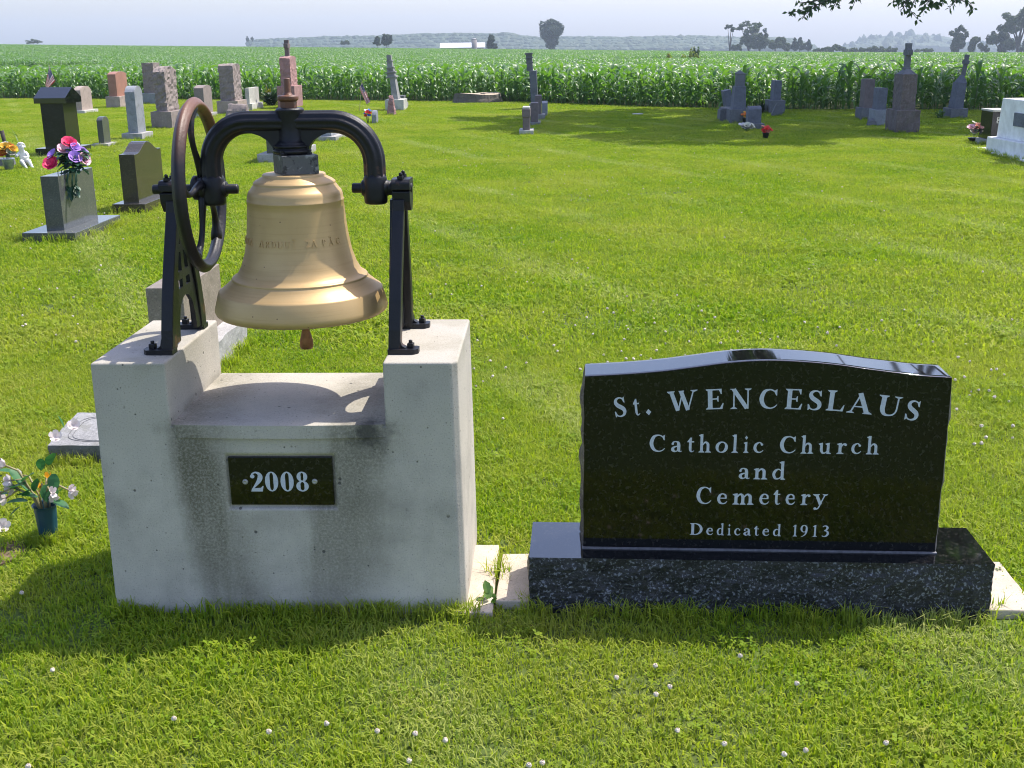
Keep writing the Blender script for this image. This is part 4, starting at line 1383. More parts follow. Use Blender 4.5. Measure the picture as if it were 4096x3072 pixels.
def headstone(label, xl, xr, yb, ytop, xf, mat, hb=.18, m=.07, bmat='base', prof='flat', rise=.0, amp=0.0, bamp=.006, lean=(0, 0), taper=(0, 0), cat='headstone', length=None, bm=None, name='headstone', n=None, bev=.004, seed=None, nobase=False, sink=0.0, group=STG, chip=0.0, yaw=None):
    g = YAW if yaw is None else yaw
    seed = seed if seed is not None else xl * .013
    P = gp((xl + xr) / 2, yb)
    Yb = P.y + m
    ym = (yb + ytop) / 2
    XL, XR = ony(xl, ym, Yb).x, ony(xr, ym, Yb).x
    top = ony((xl + xr) / 2, ytop, Yb).z
    w = XR - XL
    xs = XR if (xl + xr) / 2 < 2048 else XL
    if length is None:
        lo, hi = .01, 3.5
        zc = top * .5
        for k in range(40):
            L_ = (lo + hi) / 2
            x = px((xs + L_ * math.sin(g), Yb + L_ * math.cos(g), zc))[0]
            if (x < xf) == (xs < 0):
                lo = L_
            else:
                hi = L_
        length = max(.08, min(1.5, lo))
    cx = (XL + XR) / 2 + length / 2 * math.sin(g)
    cy = Yb + length / 2 * math.cos(g)
    t = thing(name, label, cat, (cx, cy, -sink), -g, group)
    if nobase:
        hb = 0
    hbody = top - hb
    if n is None:
        n = (8, 14, 18) if amp > 0 else (4, 16, 8)
    V, F, D = gridbox(w, length, hbody, n, PROF[prof](rise) if PROF[prof] else None, taper, amp, 7.0 / max(.3, w), seed, chip=chip)
    LM = Matrix.Rotation(lean[0], 3, 'Y') @ Matrix.Rotation(lean[1], 3, 'X')
    b = MB()
    b.add([LM @ Vector(p) + Vector((0, 0, hb - .003)) for p in V], F)
    body = b.build('stone_body', M_st[mat], t, bevel=bev if amp == 0 else 0)
    if not nobase:
        bw = bm if bm else (w + 2 * m, length + 2 * m)
        V, F, D = gridbox(bw[0], bw[1], hb + .03, (8, 14, 4), None, (0, 0), bamp, 9, seed + 4, ('x-', 'x+', 'y-', 'y+'))
        b = MB()
        b.add([(p.x, p.y, p.z - .03) for p in V], F)
        b.build('base', M_st[bmat], t, bevel=.004)
        BLOCKED.append((Frame(cx, cy, g), -bw[0] / 2, bw[0] / 2, -bw[1] / 2, bw[1] / 2))
        hw, hl = bw[0] / 2, bw[1] / 2
    else:
        BLOCKED.append((Frame(cx, cy, g), -w / 2, w / 2, -length / 2, length / 2))
        hw, hl = w / 2, length / 2
    fr = Frame(cx, cy, g)
    dens = 22 if cy < 9 else 9
    for (u0, v0, u1, v1) in ((-hw, -hl - .02, hw, -hl - .02), (hw + .02, -hl, hw + .02, hl), (-hw - .02, -hl, -hw - .02, hl)):
        a, c = fr.w(u0, v0), fr.w(u1, v1)
        TUFTY.append((a.x, a.y, c.x, c.y, dens))
    return t, dict(w=w, l=length, top=top, hb=hb, body=body, x=cx, y=cy, g=g)

def cross_on(t, z, h, arm, th, mat, lean=(0, 0), depth=None, foot=0.0):
    """a stone cross whose arms run along the length of the stone"""
    b = MB()
    d = depth or th
    LM = Matrix.Rotation(lean[0], 3, 'Y') @ Matrix.Rotation(lean[1], 3, 'X')
    za = z + h * .66
    def bx(c, s):
        n0 = len(b.v)
        b.box(c, s)
        for i in range(n0, len(b.v)):
            q = LM @ Vector((b.v[i][0], b.v[i][1], b.v[i][2]))
            b.v[i] = tuple(q)
    bx((0, 0, z + h / 2), (th, d, h))
    for s in (-1, 1):
        bx((0, s * (d / 2 + (arm - d) / 4), za), (th * .98, (arm - d) / 2, d * .95))
    bx((0, 0, za), (th * 1.06, d * 1.15, d * 1.15))
    bx((0, 0, z + h - .02), (th * 1.05, d * 1.06, .05))
    if foot > 0:
        bx((0, 0, z + foot / 2), (th * 1.25, d * 1.3, foot))
    return b.build('cross', mat, t, bevel=.006)

def stones():
    H = headstone
    # ---- left half of the cemetery, near to far
    t, q = H('black polished headstone with an overhanging gabled cap, tall, on a low black base', 172, 263, 627, 411, 316, 'black', .13, .12, 'black', bamp=0)
    b = MB()
    w, l = q['w'] / 2 + .075, q['l'] / 2 + .05
    b.prism([(-l, q['top'] - .01), (l, q['top'] - .01), (l, q['top'] + .075), (0, q['top'] + .235), (-l, q['top'] + .075)], -w, w, 'x')
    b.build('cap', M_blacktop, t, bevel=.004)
    H('small pinkish grey headstone with a rounded top behind the black gabled one', 298, 326, 458, 361, 369, 'tan', .10, .10, 'pale', 'arch', .10, lean=(0, 0))
    H('red granite headstone with a polished face at the edge of the corn', 435, 468, 434, 297, 512, 'red', .34, .09, 'tan', 'arch', .07)
    H('small narrow dark grey headstone with rounded top, alone in the lawn', 391, 414, 590, 481, 440, 'greenpol', .06, .10, 'base', 'arch', .06)
    H('light blue grey headstone with a round top on a pale square base', 507, 547, 562, 368, 578, 'bluegrey', .13, .10, 'base', 'arch', .11)
    H('tall pink grey rock faced headstone with ragged edges on a heavy rough base', 621, 667, 518, 287, 713, 'pinkgrey', .37, .10, 'pinkgrey', 'arch', .10, .035, .02, chip=.02)
    H('tall rock faced headstone behind the ragged pink grey one', 573, 618, 418, 252, 645, 'pinkgrey', .34, .12, 'bluegrey', 'flat', .03, .025, .01)
    H('dark brown polished headstone with a wavy top beside the bell wheel', 486, 549, 857, 617, 653, 'brownpol', .105, .09, 'brownpol', 'serp', .105, bamp=.0)
    q9 = H('green grey polished headstone with veined face carrying a bouquet', 176, 248, 972, 704, 383, 'greenpol', .09, .16, 'greenpol', 'flat', bamp=.004)
    H('brown speckled headstone with a slanted rough top half hidden by the left bell pillar', 600, 748, 1545, 1150, 892, 'tanbrown', .16, .10, 'base', 'flat', bamp=.02)
    H('light grey headstone with a rounded top behind the rope wheel', 779, 817, 475, 352, 850, 'pinkgrey', .12, .08, 'base', 'arch', .06)
    H('broad tall rock faced headstone standing against the corn', 879, 937, 458, 262, 967, 'pinkgrey', .34, .09, 'tan', 'arch', .04, .03, .012, chip=.015)
    H('small pale square headstone between the broad rough stone and the dark shrub', 982, 998, 446, 352, 1037, 'pale', .20, .08, 'pale')
    t, q = H('rose granite monument topped by a stone cross behind the bell yoke', 1123, 1165, 438, 232, 1190, 'redrough', .63, .10, 'redrough', 'arch', .05, .02, .012, cat='monument', chip=.02)
    cross_on(t, q['top'] + .02, .46, .32, .12, M_st['purple'])
    H('wide dark headstone with pale face behind the middle of the bell', 1064, 1142, 655, 478, 1282, 'greenpol', .14, .12, 'base', 'serp', .06)
    H('low blue grey headstone seen through the right side of the bell yoke', 1285, 1324, 570, 478, 1374, 'bluegrey', .10, .10, 'base', 'flat', .03)
    boulder()
    H('small grey headstone with round top beside the red white and blue flowers', 1487, 1505, 497, 460, 1514, 'bluegrey', .0, .02, 'base', 'arch', .10, nobase=True, lean=(.02, 0), length=.30)
    # ---- leaning spire
    t, q = H('grey spire monument leaning to one side with scrolled edge and stepped base', 1566, 1592, 446, 308, 1600, 'grey', .30, .16, 'pale', 'flat', 0, lean=(-.105, 0), taper=(.25, .2), cat='monument', length=.5)
    b = MB()
    LM = Matrix.Rotation(-.105, 3, 'Y')
    z0 = q['top'] - .02
    for i, (a, c, h) in enumerate(((.27, .46, .045), (.20, .32, .08), (.26, .40, .035), (.17, .26, .09), (.21, .31, .03), (.14, .2, .13), (.17, .24, .03), (.12, .16, .15))):
        n0 = len(b.v)
        b.box((0, 0, z0 + h / 2), (a, c, h))
        for k in range(n0, len(b.v)):
            b.v[k] = tuple(LM @ Vector(b.v[k]))
        z0 += h
    b.build('pinnacle', M_st['grey'], t, bevel=.008)
    b = MB()
    for (v, z, r_) in ((.24, 1.06, .08), (.27, .90, .06), (.22, 1.2, .05)):
        p = [LM @ Vector((.0 + r_ * 0, v + r_ * math.cos(a * PI / 8), z + r_ * math.sin(a * PI / 8))) for a in range(16)]
        b.tube(p, .03, 6, closed=True)
    b.build('scroll', M_st['pale'], t)
    H('upright dark grey block with pale edges behind the leaning spire', 1598, 1616, 436, 382, 1622, 'darkgrey', .16, .06, 'grey', 'flat', lean=(0, 0), length=.4)
    H('rough wedge of rose granite in front of the leaning spire', 1545, 1579, 463, 396, 1586, 'redrough', 0, .02, 'base', 'arch', .08, .02, taper=(.55, .5), nobase=True, chip=.02)
    # ---- middle row of dark stones
    t, q = H('grey marble pillar leaning to the left with a thin square column on top', 2124, 2152, 440, 283, 2166, 'bluedark', .14, .05, 'grey', 'flat', lean=(-.05, 0), cat='monument', length=.55)
    b = MB()
    LM = Matrix.Rotation(-.06, 3, 'Y')
    for (a, h, z) in ((.16, .44, 0), (.20, .04, .20), (.19, .04, .32), (.20, .05, .42)):
        n0 = len(b.v)
        b.box((-.06, 0, q['top'] + z + h / 2 - .01), (a, a, h))
        for k in range(n0, len(b.v)):
            b.v[k] = tuple(LM @ Vector(b.v[k]))
    b.build('column', M_st['darkgrey'], t, bevel=.006)
    H('narrow dark headstone with pale top in the middle of the dark row', 2140, 2166, 482, 382, 2170, 'purple', .13, .08, 'grey', length=.5)
    H('pale blue rounded headstone at the back of the dark row', 2168, 2190, 470, 412, 2160, 'bluegrey', .0, .03, 'grey', 'arch', .04, nobase=True, length=.5)
    H('dark headstone with a pale right edge second from the front of its row', 2122, 2152, 503, 412, 2156, 'purple', .07, .05, 'grey', length=.55)
    t, q = H('small two tier dark headstone at the front of its row with flat pale base', 2091, 2119, 543, 470, 2121, 'purple', .10, .07, 'pale', cat='headstone', length=.45)
    b = MB()
    b.box((0, 0, q['top'] + .08), (q['w'] * 1.18, q['l'] * 1.1, .165))
    b.build('upper_block', M_st['purple'], t, bevel=.02)
    b = MB()
    b.box((0, 0, q['top'] + .176), (q['w'] * 1.05, q['l'] * 1.0, .03))
    b.build('cap', M_st['pale'], t, bevel=.008)
    # ---- cluster in the tree's shade
    t, q = H('tall grey stepped headstone leaning slightly, with a pointed cap, in the tree shade', 2933, 2984, 496, 345, 2925, 'bluedark', .30, .07, 'darkgrey', 'flat', lean=(.02, 0), taper=(.15, .1), cat='monument', length=.4)
    b = MB()
    LM = Matrix.Rotation(.02, 3, 'Y')
    for (a, h, z) in ((q['w'] * .70, .30, -.04), (q['w'] * .74, .03, .23)):
        n0 = len(b.v)
        b.box((0, 0, q['top'] + z + h / 2), (a, a * 1.1, h))
        for k in range(n0, len(b.v)):
            b.v[k] = tuple(LM @ Vector(b.v[k]))
    a = q['w'] * .36
    n0 = len(b.v)
    zt = q['top'] + .26
    b.add([(-a, -a, zt), (a, -a, zt), (a, a, zt), (-a, a, zt), (0, 0, zt + .07)], [(0, 1, 4), (1, 2, 4), (2, 3, 4), (3, 0, 4), (3, 2, 1, 0)])
    b.build('upper_block', M_st['darkgrey'], t, bevel=.01)
    H('grey slab leaning to the left behind the tall stepped headstone', 2912, 2941, 458, 359, 2905, 'bluedark', 0, .02, 'grey', 'flat', nobase=True, lean=(-.20, 0), length=.5)
    t, q = H('low square grey block with a ledge, beside the leaning slab', 2886, 2932, 489, 434, 2884, 'darkgrey', .26, .03, 'darkgrey', 'arch', .03, length=.4)
    H('grey mossy headstone with a round shoulder between the yellow and the red flowers', 2993, 3045, 520, 437, 2990, 'bluedark', .12, .06, 'darkgrey', 'arch', .06, .004, lean=(0, 0), length=.3)
    H('dark headstone slab leaning to the right on a square base near the corn', 3094, 3123, 457, 322, 3086, 'bluedark', .32, .10, 'darkgrey', 'flat', lean=(.03, 0), length=.45)
    H('broken piece of dark stone propped against the base of the leaning slab', 3084, 3122, 468, 420, 3080, 'darkgrey', 0, .02, 'grey', 'slantL', .02, .006, nobase=True, lean=(.42, 0), length=.10, cat='stone')
    # ---- right group
    H('dark flat topped headstone left of the tall brown cross monument', 3458, 3495, 481, 316, 3452, 'purple', .26, .06, 'darkgrey', 'flat', length=.4)
    H('grey headstone with a broken slanting top close by the brown cross monument', 3510, 3545, 507, 352, 3506, 'bluedark', .33, .05, 'bluegrey', 'flat', 0, lean=(.01, 0), length=.38, taper=(-.02, 0))
    t, q = H('tall brown monument with sloping shoulders and a stone cross, on a massive rough base', 3604, 3662, 535, 297, 3570, 'brownrough', .42, .08, 'brownrough', 'flat', 0, .012, .035, cat='monument', length=.55, chip=.01)
    b = MB()
    w, l = q['w'] / 2 * .98, q['l'] / 2 * .95
    z = q['top'] - .01
    k = .32
    b.add([(-w, -l, z), (w, -l, z), (w, l, z), (-w, l, z), (-w * k, -l * k, z + .10), (w * k, -l * k, z + .10), (w * k, l * k, z + .10), (-w * k, l * k, z + .10)],
          [(0, 1, 5, 4), (1, 2, 6, 5), (2, 3, 7, 6), (3, 0, 4, 7), (4, 5, 6, 7), (3, 2, 1, 0)])
    b.build('shoulder', M_st['darkgrey'], t, bevel=.008)
    cross_on(t, q['top'] + .08, .46, .28, .10, M_st['darkgrey'], foot=.04)
    t, q = H('dark monument with a leaning cross at the foot of the corn', 3818, 3856, 476, 330, 3798, 'bluedark', .22, .08, 'darkgrey', 'flat', 0, lean=(.075, 0), taper=(.12, .1), cat='monument', length=.38)
    b = MB()
    LM = Matrix.Rotation(.075, 3, 'Y')
    w, l = q['w'] / 2 * .9, q['l'] / 2 * .9
    z = q['top'] - .02
    b.add([tuple(LM @ Vector(p)) for p in [(-w, -l, z), (w, -l, z), (w, l, z), (-w, l, z), (-w * .35, -l * .35, z + .17), (w * .35, -l * .35, z + .17), (w * .35, l * .35, z + .17), (-w * .35, l * .35, z + .17)]],
          [(0, 1, 5, 4), (1, 2, 6, 5), (2, 3, 7, 6), (3, 0, 4, 7), (4, 5, 6, 7), (3, 2, 1, 0)])
    b.build('shoulder', M_st['bluedark'], t, bevel=.008)
    cross_on(t, q['top'] + .13, .45, .26, .08, M_st['darkgrey'], lean=(.105, 0))
    t, q = H('black polished headstone with a flat top coloured pale as if sunlit beside the white monument', 3965, 4030, 585, 446, 3958, 'black', .10, .04, 'base', 'flat', 0, cat='headstone', length=.5)
    b = MB()
    b.box((.01, 0, q['top'] + .012), (q['w'] + .03, q['l'] + .03, .03))
    b.build('sunlit_top_slab', M_st['pale'], t, bevel=.006)  # sunlight on the black stone's top, put in as a pale slab
    b = MB()
    put_letter(b, 'B', lambda x, y, h: (-.06 + x * .10, -q['l'] / 2 - .001 - h, q['top'] * .66 + y * .10))
    b.build('lettering', M_st['pale'], q['body'])
    # ---- white stepped monument whose cross lies outside the picture
    t = thing('white_monument', 'large white painted stepped monument with a dark plaque at the edge of the lawn', 'monument', (7.29, 17.55, 0))
    b = MB()
    b.box((.95, -1.95, .117), (1.9, 4.2, .236))
    b.build('lower_step', M_st['white'], t, bevel=.012)
    b = MB()
    V, F, D = gridbox(1.6, 3.6, .575, (4, 8, 4), None, (.03, .012))
    b.add([(p.x + .10 + .8, p.y + .05 - 1.8, p.z + .234) for p in V], F)
    b.build('upper_block', M_st['white'], t, bevel=.012)
    b = MB()
    b.box((.95, -.85, 1.95), (.24, .24, 2.3))
    b.box((.95, -.85, 2.55), (.22, 1.1, .24))
    b.box((.95, -.85, .95), (.6, .7, .3))
    b.build('cross', M_st['white'], t, bevel=.01)
    b = MB()
    b.box((.108, -.90, .53), (.03, .80, .19))
    b.build('plaque', M_st['bluedark'], t, bevel=.004)
    b = MB()
    b.prism([(-.03, .65), (-.16, -1.4), (-.24, -4.3), (2.2, -4.3), (2.2, .65)], -.02, .03, 'z')
    b.build('apron_slab', M_st['white'], t, bevel=.006)
    BLOCKED.append((Frame(7.29, 17.55, 0), -.06, 1.9, -4.2, .5))
    for e in ((-.04, .62, -.18, -1.6, 16), (-.03, .68, .3, .68, 12), (.02, -.1, .0, -2, 8)):
        TUFTY.append((7.29 + e[0], 17.55 + e[1], 7.29 + e[2], 17.55 + e[3], e[4]))
    # ---- flat slanted marker low at the left of the pedestal
    p0, p1 = gp(205, 1853), gp(500, 1875)
    fz = ony(205, 1781, p0.y).z
    bk = gp(388, 1668, fz + .05)
    t = thing('slant_marker', 'low grey granite grave marker with a sloping top just left of the bell pedestal', 'grave marker', (p0.x, p0.y, 0), -R(3), None)
    w, d = .62, max(.3, bk.y - p0.y)
    V, F, D = gridbox(w, d, fz + .03, (24, 14, 8), lambda b_: .045 * (b_ * .5 + .5), (0, 0), .014, 13, 5, ('x-', 'x+', 'y-', 'y+'))
    b = MB()
    b.add([(p.x + w / 2, p.y + d / 2, p.z - .03) for p in V], F)
    b.mi = [0 if k == 4 else 1 for k in D]
    b.build('stone_body', [M_st['grey'], M_st['darkgrey']], t)
    b = MB()
    for r_ in (.86, .80):
        p = []
        for a in range(48):
            q_ = a * 2 * PI / 48
            ex = lambda c_: math.copysign(abs(c_) ** .45, c_)
            p.append((w / 2 + r_ * w * .5 * ex(math.cos(q_)), d / 2 + r_ * d * .46 * ex(math.sin(q_)), fz + .0235 + .0225 * r_ * .92 * ex(math.sin(q_))))
        b.tube(p, .0014, 6, closed=True)
    b.build('carved_border', M_st['darkgrey'], t)
    BLOCKED.append((Frame(p0.x, p0.y, R(3)), 0, w, 0, d))
    fr = Frame(p0.x, p0.y, R(3))
    for (u0, v0, u1, v1) in ((-.02, -.02, w, -.02), (-.02, 0, -.02, d)):
        a, c = fr.w(u0, v0), fr.w(u1, v1)
        TUFTY.append((a.x, a.y, c.x, c.y, 60))
    return q9

def boulder():
    P = gp(948, 482)
    w = ony(1000, 450, P.y).x - ony(900, 450, P.y).x
    z = ony(948, 418, P.y).z
    V, F, D = gridbox(w, .4, z * .62, (14, 10, 8), lambda a: z * .38 * (1 - a * a), (.25, .25), .05, 6, 3.3)
    b = MB()
    b.add(V, F)
    o = b.build('granite_boulder', M_st['pinkgrey'], None, loc=(P.x, P.y + .2, -.01))
    tag(o, 'low rough pink granite boulder showing just above the bell yoke beside the rope wheel', 'boulder')

# ------------------------------------------------------------------ flowers, flags and small things
def colmat(name, c, rough=.6, var=.15):
    return plain(name, c, rough, 0, var, 60, 0)

M_fl = {'pink': colmat('pink_petals', (.80, .45, .52)), 'red': colmat('crimson_petals', (.68, .02, .11)), 'violet': colmat('violet_petals', (.36, .19, .62)), 'white': colmat('white_petals', (.78, .74, .72)),
        'yellow': colmat('yellow_petals', (.75, .42, .02)), 'orange': colmat('orange_petals', (.72, .20, .03)), 'scarlet': colmat('scarlet_petals', (.68, .035, .02)), 'salmon': colmat('salmon_petals', (.60, .24, .17)), 'blue': colmat('blue_petals', (.10, .17, .52)), 'cream': colmat('cream_petals', (.62, .60, .46))}
M_silk = leafmat('silk_leaf', (.012, .06, .03), (.04, .12, .055), (1, 1.2, .8), .45, .15)

def flower(b, c, r, n=9, layers=2, up=(0, 0, 1), cup=.5, mi=0, seed=0):
    """ruffled blossom with petals in layers"""
    rr = random.Random(seed)
    up = Vector(up).normalized()
    A = up.orthogonal().normalized()
    B = up.cross(A)
    for ly in range(layers):
        q = r * (1 - .33 * ly)
        for k in range(n - 2 * ly):
            a = 2 * PI * (k + .5 * ly) / (n - 2 * ly) + rr.uniform(-.15, .15)
            d = A * math.cos(a) + B * math.sin(a)
            s = up.cross(d)
            w = q * .48
            li = cup + .28 * ly + rr.uniform(-.12, .12)
            p0 = Vector(c)
            p1 = p0 + d * q * .55 + up * q * li * .35
            p2 = p0 + d * q * (1.0 - .15 * li) + up * q * li * .95
            vs = [p0 - s * w * .2, p0 + s * w * .2, p1 - s * w, p1 + s * w, p2 - s * w * .8 + up * rr.uniform(-.06, .06) * q, p2 + s * w * .8, p2 + d * q * .12]
            b.add(vs, [(0, 1, 3, 2), (2, 3, 5, 4), (4, 5, 6)], mi, True)

def leaf(b, p, d, ln, w, droop=.4, mi=0, n=4, fold=.25):
    """broad pointed leaf starting at p in direction d"""
    p, d = Vector(p), Vector(d).normalized()
    s = d.cross(Vector((0, 0, 1)))
    if s.length < .05:
        s = Vector((1, 0, 0))
    s.normalize()
    up = s.cross(d)
    vs, fs = [], []
    for i in range(n + 1):
        f = i / n
        c = p + d * ln * f - Vector((0, 0, 1)) * droop * ln * f * f
        ww = w * (math.sin(PI * min(1, f * .92 + .08)) ** .8) * .5
        vs += [c - s * ww + up * ww * fold, c, c + s * ww + up * ww * fold]
    for i in range(n):
        fs += [(3 * i, 3 * i + 1, 3 * i + 4, 3 * i + 3), (3 * i + 1, 3 * i + 2, 3 * i + 5, 3 * i + 4)]
    b.add(vs, fs, mi, True)

def bouquet(name, label, loc, blooms, leaves, rl, lf=(.07, .04), vase=None, seed=1, group=None, lmat=None, stems=True):
    """blooms: list of (dx, dy, dz, radius, colour)"""
    rr = random.Random(seed)
    t = thing(name, label, 'flowers', loc, 0, group)
    for i, (x, y, z, r_, c) in enumerate(blooms):
        b = MB()
        flower(b, (0, 0, 0), r_, 8, 3, (x * 3 + rr.uniform(-.3, .3), y * 3 - .35, .6), .45, 0, seed * 31 + i)
        b.v = [(p[0] + x, p[1] + y, p[2] + z) for p in b.v]
        b.build('flower', M_fl[c], t)
    b = MB()
    cen = Vector((sum(q[0] for q in blooms), sum(q[1] for q in blooms), sum(q[2] for q in blooms))) / len(blooms)
    for k in range(leaves):
        a = rr.uniform(0, 2 * PI)
        z = rr.uniform(-.2, .8)
        d = Vector((math.cos(a), math.sin(a), z))
        p = cen + d * rl * rr.uniform(.1, .5) - Vector((0, 0, .02 if stems else rr.uniform(.0, .16)))
        p.z = max(p.z, .005)
        leaf(b, p, d, lf[0] * rr.uniform(.7, 1.3), lf[1] * rr.uniform(.8, 1.3), rr.uniform(.1, .7))
    for (x, y, z, r_, c) in (blooms if stems else []):
        b.tube([(x * .2, y * .2, 0), (x * .5, y * .5, z * .5), (x, y, z)], .003, 5)
    b.build('foliage', lmat or M_silk, t, tint=[rr.random() for f in b.f])
    if vase:
        b = MB()
        b.lathe(vase[0], seg=18)
        b.build('vase', vase[1], t)
    return t

def flowers(q9):
    # on the green grey headstone
    t9, q = q9
    z = q['top']
    R_ = lambda x, y, zz, r_, c: (x, y, zz, r_, c)
    c0 = ony(262, 662, q['y']); cx, cy = c0.x, q['y'] - .05
    s = q['y'] / FOC                                         # metres per pixel there
    bl = []
    for (xx, yy, rr_, c, dy) in [(275, 575, 24, 'red', 0), (206, 658, 26, 'red', -.1), (256, 600, 22, 'pink', -.06), (316, 618, 16, 'white', .02), (300, 592, 17, 'violet', -.02), (332, 608, 16, 'violet', .03), (212, 621, 20, 'violet', -.05), (300, 632, 22, 'violet', -.10), (334, 640, 22, 'pink', -.06), (284, 610, 16, 'violet', -.06), (303, 582, 13, 'white', .03), (345, 588 + 40, 12, 'white', -.02)]:
        p = ony(xx, yy, cy + dy)
        bl.append((p.x - cx, dy, p.z - z, rr_ * s * 1.2, c))
    t = bouquet('flower_saddle', 'saddle of pink, crimson and violet artificial flowers on top of the green grey headstone', (cx, cy, z), bl, 95, .16, (.095, .075), seed=5, stems=False)
    b = MB()
    rr = random.Random(3)
    for k in range(10):
        x = rr.uniform(-.02, .17)
        pts = [(x, -.02, .04), (x + .01, -.15, .03), (x + rr.uniform(-.02, .03), -.19, -.06), (x + rr.uniform(-.03, .03), -.20, -.14 - rr.random() * .05)]
        b.tube(pts, .004, 5)
        for f in (.4, .7, 1):
            p = Vector(pts[2]).lerp(Vector(pts[3]), f)
            leaf(b, p, (rr.uniform(-1, 1), -.4, -1), .06, .035, 0)
    b.build('hanging_leaf_spray', M_silk, t, tint=[rr.random() * .4 for f in b.f])
    # green plastic vase with white blossoms at the near left
    M_vase = plain('teal_plastic_vase', (.009, .06, .10), .35, 0, .25, 9, .05, 60)
    vb = gp(199, 2163)
    t = thing('flower_vase', 'blue green fluted grave vase with drooping white flowers in the grass', 'flowers', (vb.x, vb.y, 0))
    zt = ony(183, 2016, vb.y).z
    s = vb.y / FOC / math.cos(.28)
    b = MB()
    n = 30
    vs, fs = [], []
    prof = [(.028, -.02), (.030, .02), (.0335, zt * .5), (.037, zt * .9), (.0385, zt * .965), (.043, zt * .985), (.0435, zt), (.038, zt - .004), (.034, zt * .8), (.028, .03)]
    for i, (r_, z_) in enumerate(prof):
        for k in range(n):
            a = 2 * PI * k / n
            rr_ = r_ * (1 + (.03 * math.cos(10 * a) if i < 4 else 0))
            vs.append((rr_ * math.cos(a), rr_ * math.sin(a), z_))
    for i in range(len(prof) - 1):
        for k in range(n):
            fs.append((i * n + k, i * n + (k + 1) % n, (i + 1) * n + (k + 1) % n, (i + 1) * n + k))
    b.add(vs, fs, 0, True)
    b.build('vase', M_vase, t)
    M_vleaf = leafmat('fresh_silk_leaf', (.02, .095, .035), (.07, .21, .07), (1.1, 1.5, .8), .4, .3)
    M_stem = plain('pale_stem', (.30, .26, .12), .6, 0, .2, 60, 0)
    M_petal = leafmat('pale_pink_petal', (.68, .58, .58), (.86, .82, .80), (.9, .8, .8), .5, .3)
    rr = random.Random(11)
    fl = [(22, 1862, -.03), (88, 1902, .03), (45, 1922, -.02), (52, 1945, .0), (25, 1992, .03), (3, 1972, -.04), (208, 1972, -.04), (190, 1968, .03), (278, 1962, -.03), (196, 1918, .05), (168, 1955, .04)]
    for i, (xx, yy, dy) in enumerate(fl):
        p = ony(xx, yy, vb.y + dy)
        x, z_ = p.x - vb.x, p.z
        b = MB()
        flower(b, (0, 0, 0), .021 if i < 9 else .011, 5, 1, (x * 4, -.2 + dy, .3 if z_ > zt + .1 else -.3), 1.25, 0, i + 50)
        flower(b, (0, 0, .003), .015, 4, 1, (x * 4, -.2 + dy, .3), 1.6, 0, i + 80)
        b.v = [(q_[0] + x, q_[1] + dy, q_[2] + z_) for q_ in b.v]
        b.build('flower', M_petal if i < 9 else M_fl['yellow'], t, tint=[rr.random() for f in b.f])
        b = MB()
        b.tube([(x * .08, 0, zt - .05), (x * .25, dy * .3, zt + .03), (x * .65, dy * .7, zt + .04 + (z_ - zt) * .6), (x, dy, z_)], .0035, 6)
        b.build('stem', M_stem, t)
    b = MB()
    for (xx, yy, dx, dz, ln, w, dy) in [(38, 1880, 30, -34, .085, .05, 0), (60, 1890, -30, 10, .08, .045, .02), (10, 1905, -40, 0, .07, .03, 0), (90, 1925, 30, 25, .085, .05, -.02), (45, 1955, 30, 15, .09, .055, -.03), (30, 1975, -30, 0, .07, .05, 0), (80, 1965, -25, 20, .075, .05, -.03), (95, 1985, 25, 25, .08, .05, -.02),
                                          (200, 1860, 12, 30, .08, .055, .02), (216, 1895, 0, -30, .07, .055, -.01), (166, 1880, 4, 35, .07, .04, 0), (178, 1940, 5, -35, .07, .05, -.02), (205, 1940, 8, -30, .06, .045, .02), (140, 1965, 12, 40, .08, .04, -.02), (150, 1990, -40, 15, .09, .05, -.03), (205, 2005, 40, -10, .085, .055, -.03), (190, 1990, 30, 25, .08, .05, .0),
                                          (110, 2005, -45, 5, .09, .05, 0), (240, 1965, 30, 25, .05, .03, .0), (120, 1975, -15, 25, .08, .05, .03), (185, 1975, 10, 28, .07, .05, .04), (78, 2030, -35, -25, .06, .03, -.04)]:
        p = ony(xx, yy, vb.y + dy)
        leaf(b, (p.x - vb.x, dy, p.z), (dx, -8, dz), ln * .8, w * .78, .12, 0, 6, .3)
    b.build('foliage', M_vleaf, t, tint=[rr.random() for f in b.f])
    BLOCKED.append((Frame(vb.x, vb.y, 0), -.05, .05, -.05, .05))
    for k in range(4):
        a = k * 1.57
        TUFTY.append((vb.x + .06 * math.cos(a), vb.y + .06 * math.sin(a), vb.x + .06 * math.cos(a + 1.57), vb.y + .06 * math.sin(a + 1.57), 70))
    # petals fallen on the bare earth patch and beside the marker
    m, t_, N, L, P = nt('bare_earth')
    v = objco(N)
    L.new(ramp(N, L, tex(N, L, 'noise', 40, v, 7, .7), [(0.3, (.07, .045, .025)), (0.6, (.20, .14, .085)), (0.75, (.33, .27, .19))]), P.inputs['Base Color'])
    P.inputs['Roughness'].default_value = .95
    bump(N, L, P, tex(N, L, 'noise', 60, v, 6, .7), .8, .01)
    c = gp(5, 2220)
    b = MB()
    ring = [(c.x + .075 * math.cos(a * PI / 14) * (1 + .25 * fbm(Vector((a, 1, 0)), 2)), c.y + .10 * math.sin(a * PI / 14) * (1 + .25 * fbm(Vector((a, 4, 0)), 2))) for a in range(28)]
    b.prism(ring, -.02, .008, 'z')
    tag(b.build('bare_patch', m), 'small patch of bare earth in the lawn', kind='structure')
    BLOCKED.append((Frame(c.x, c.y, 0), -.06, .06, -.08, .08))
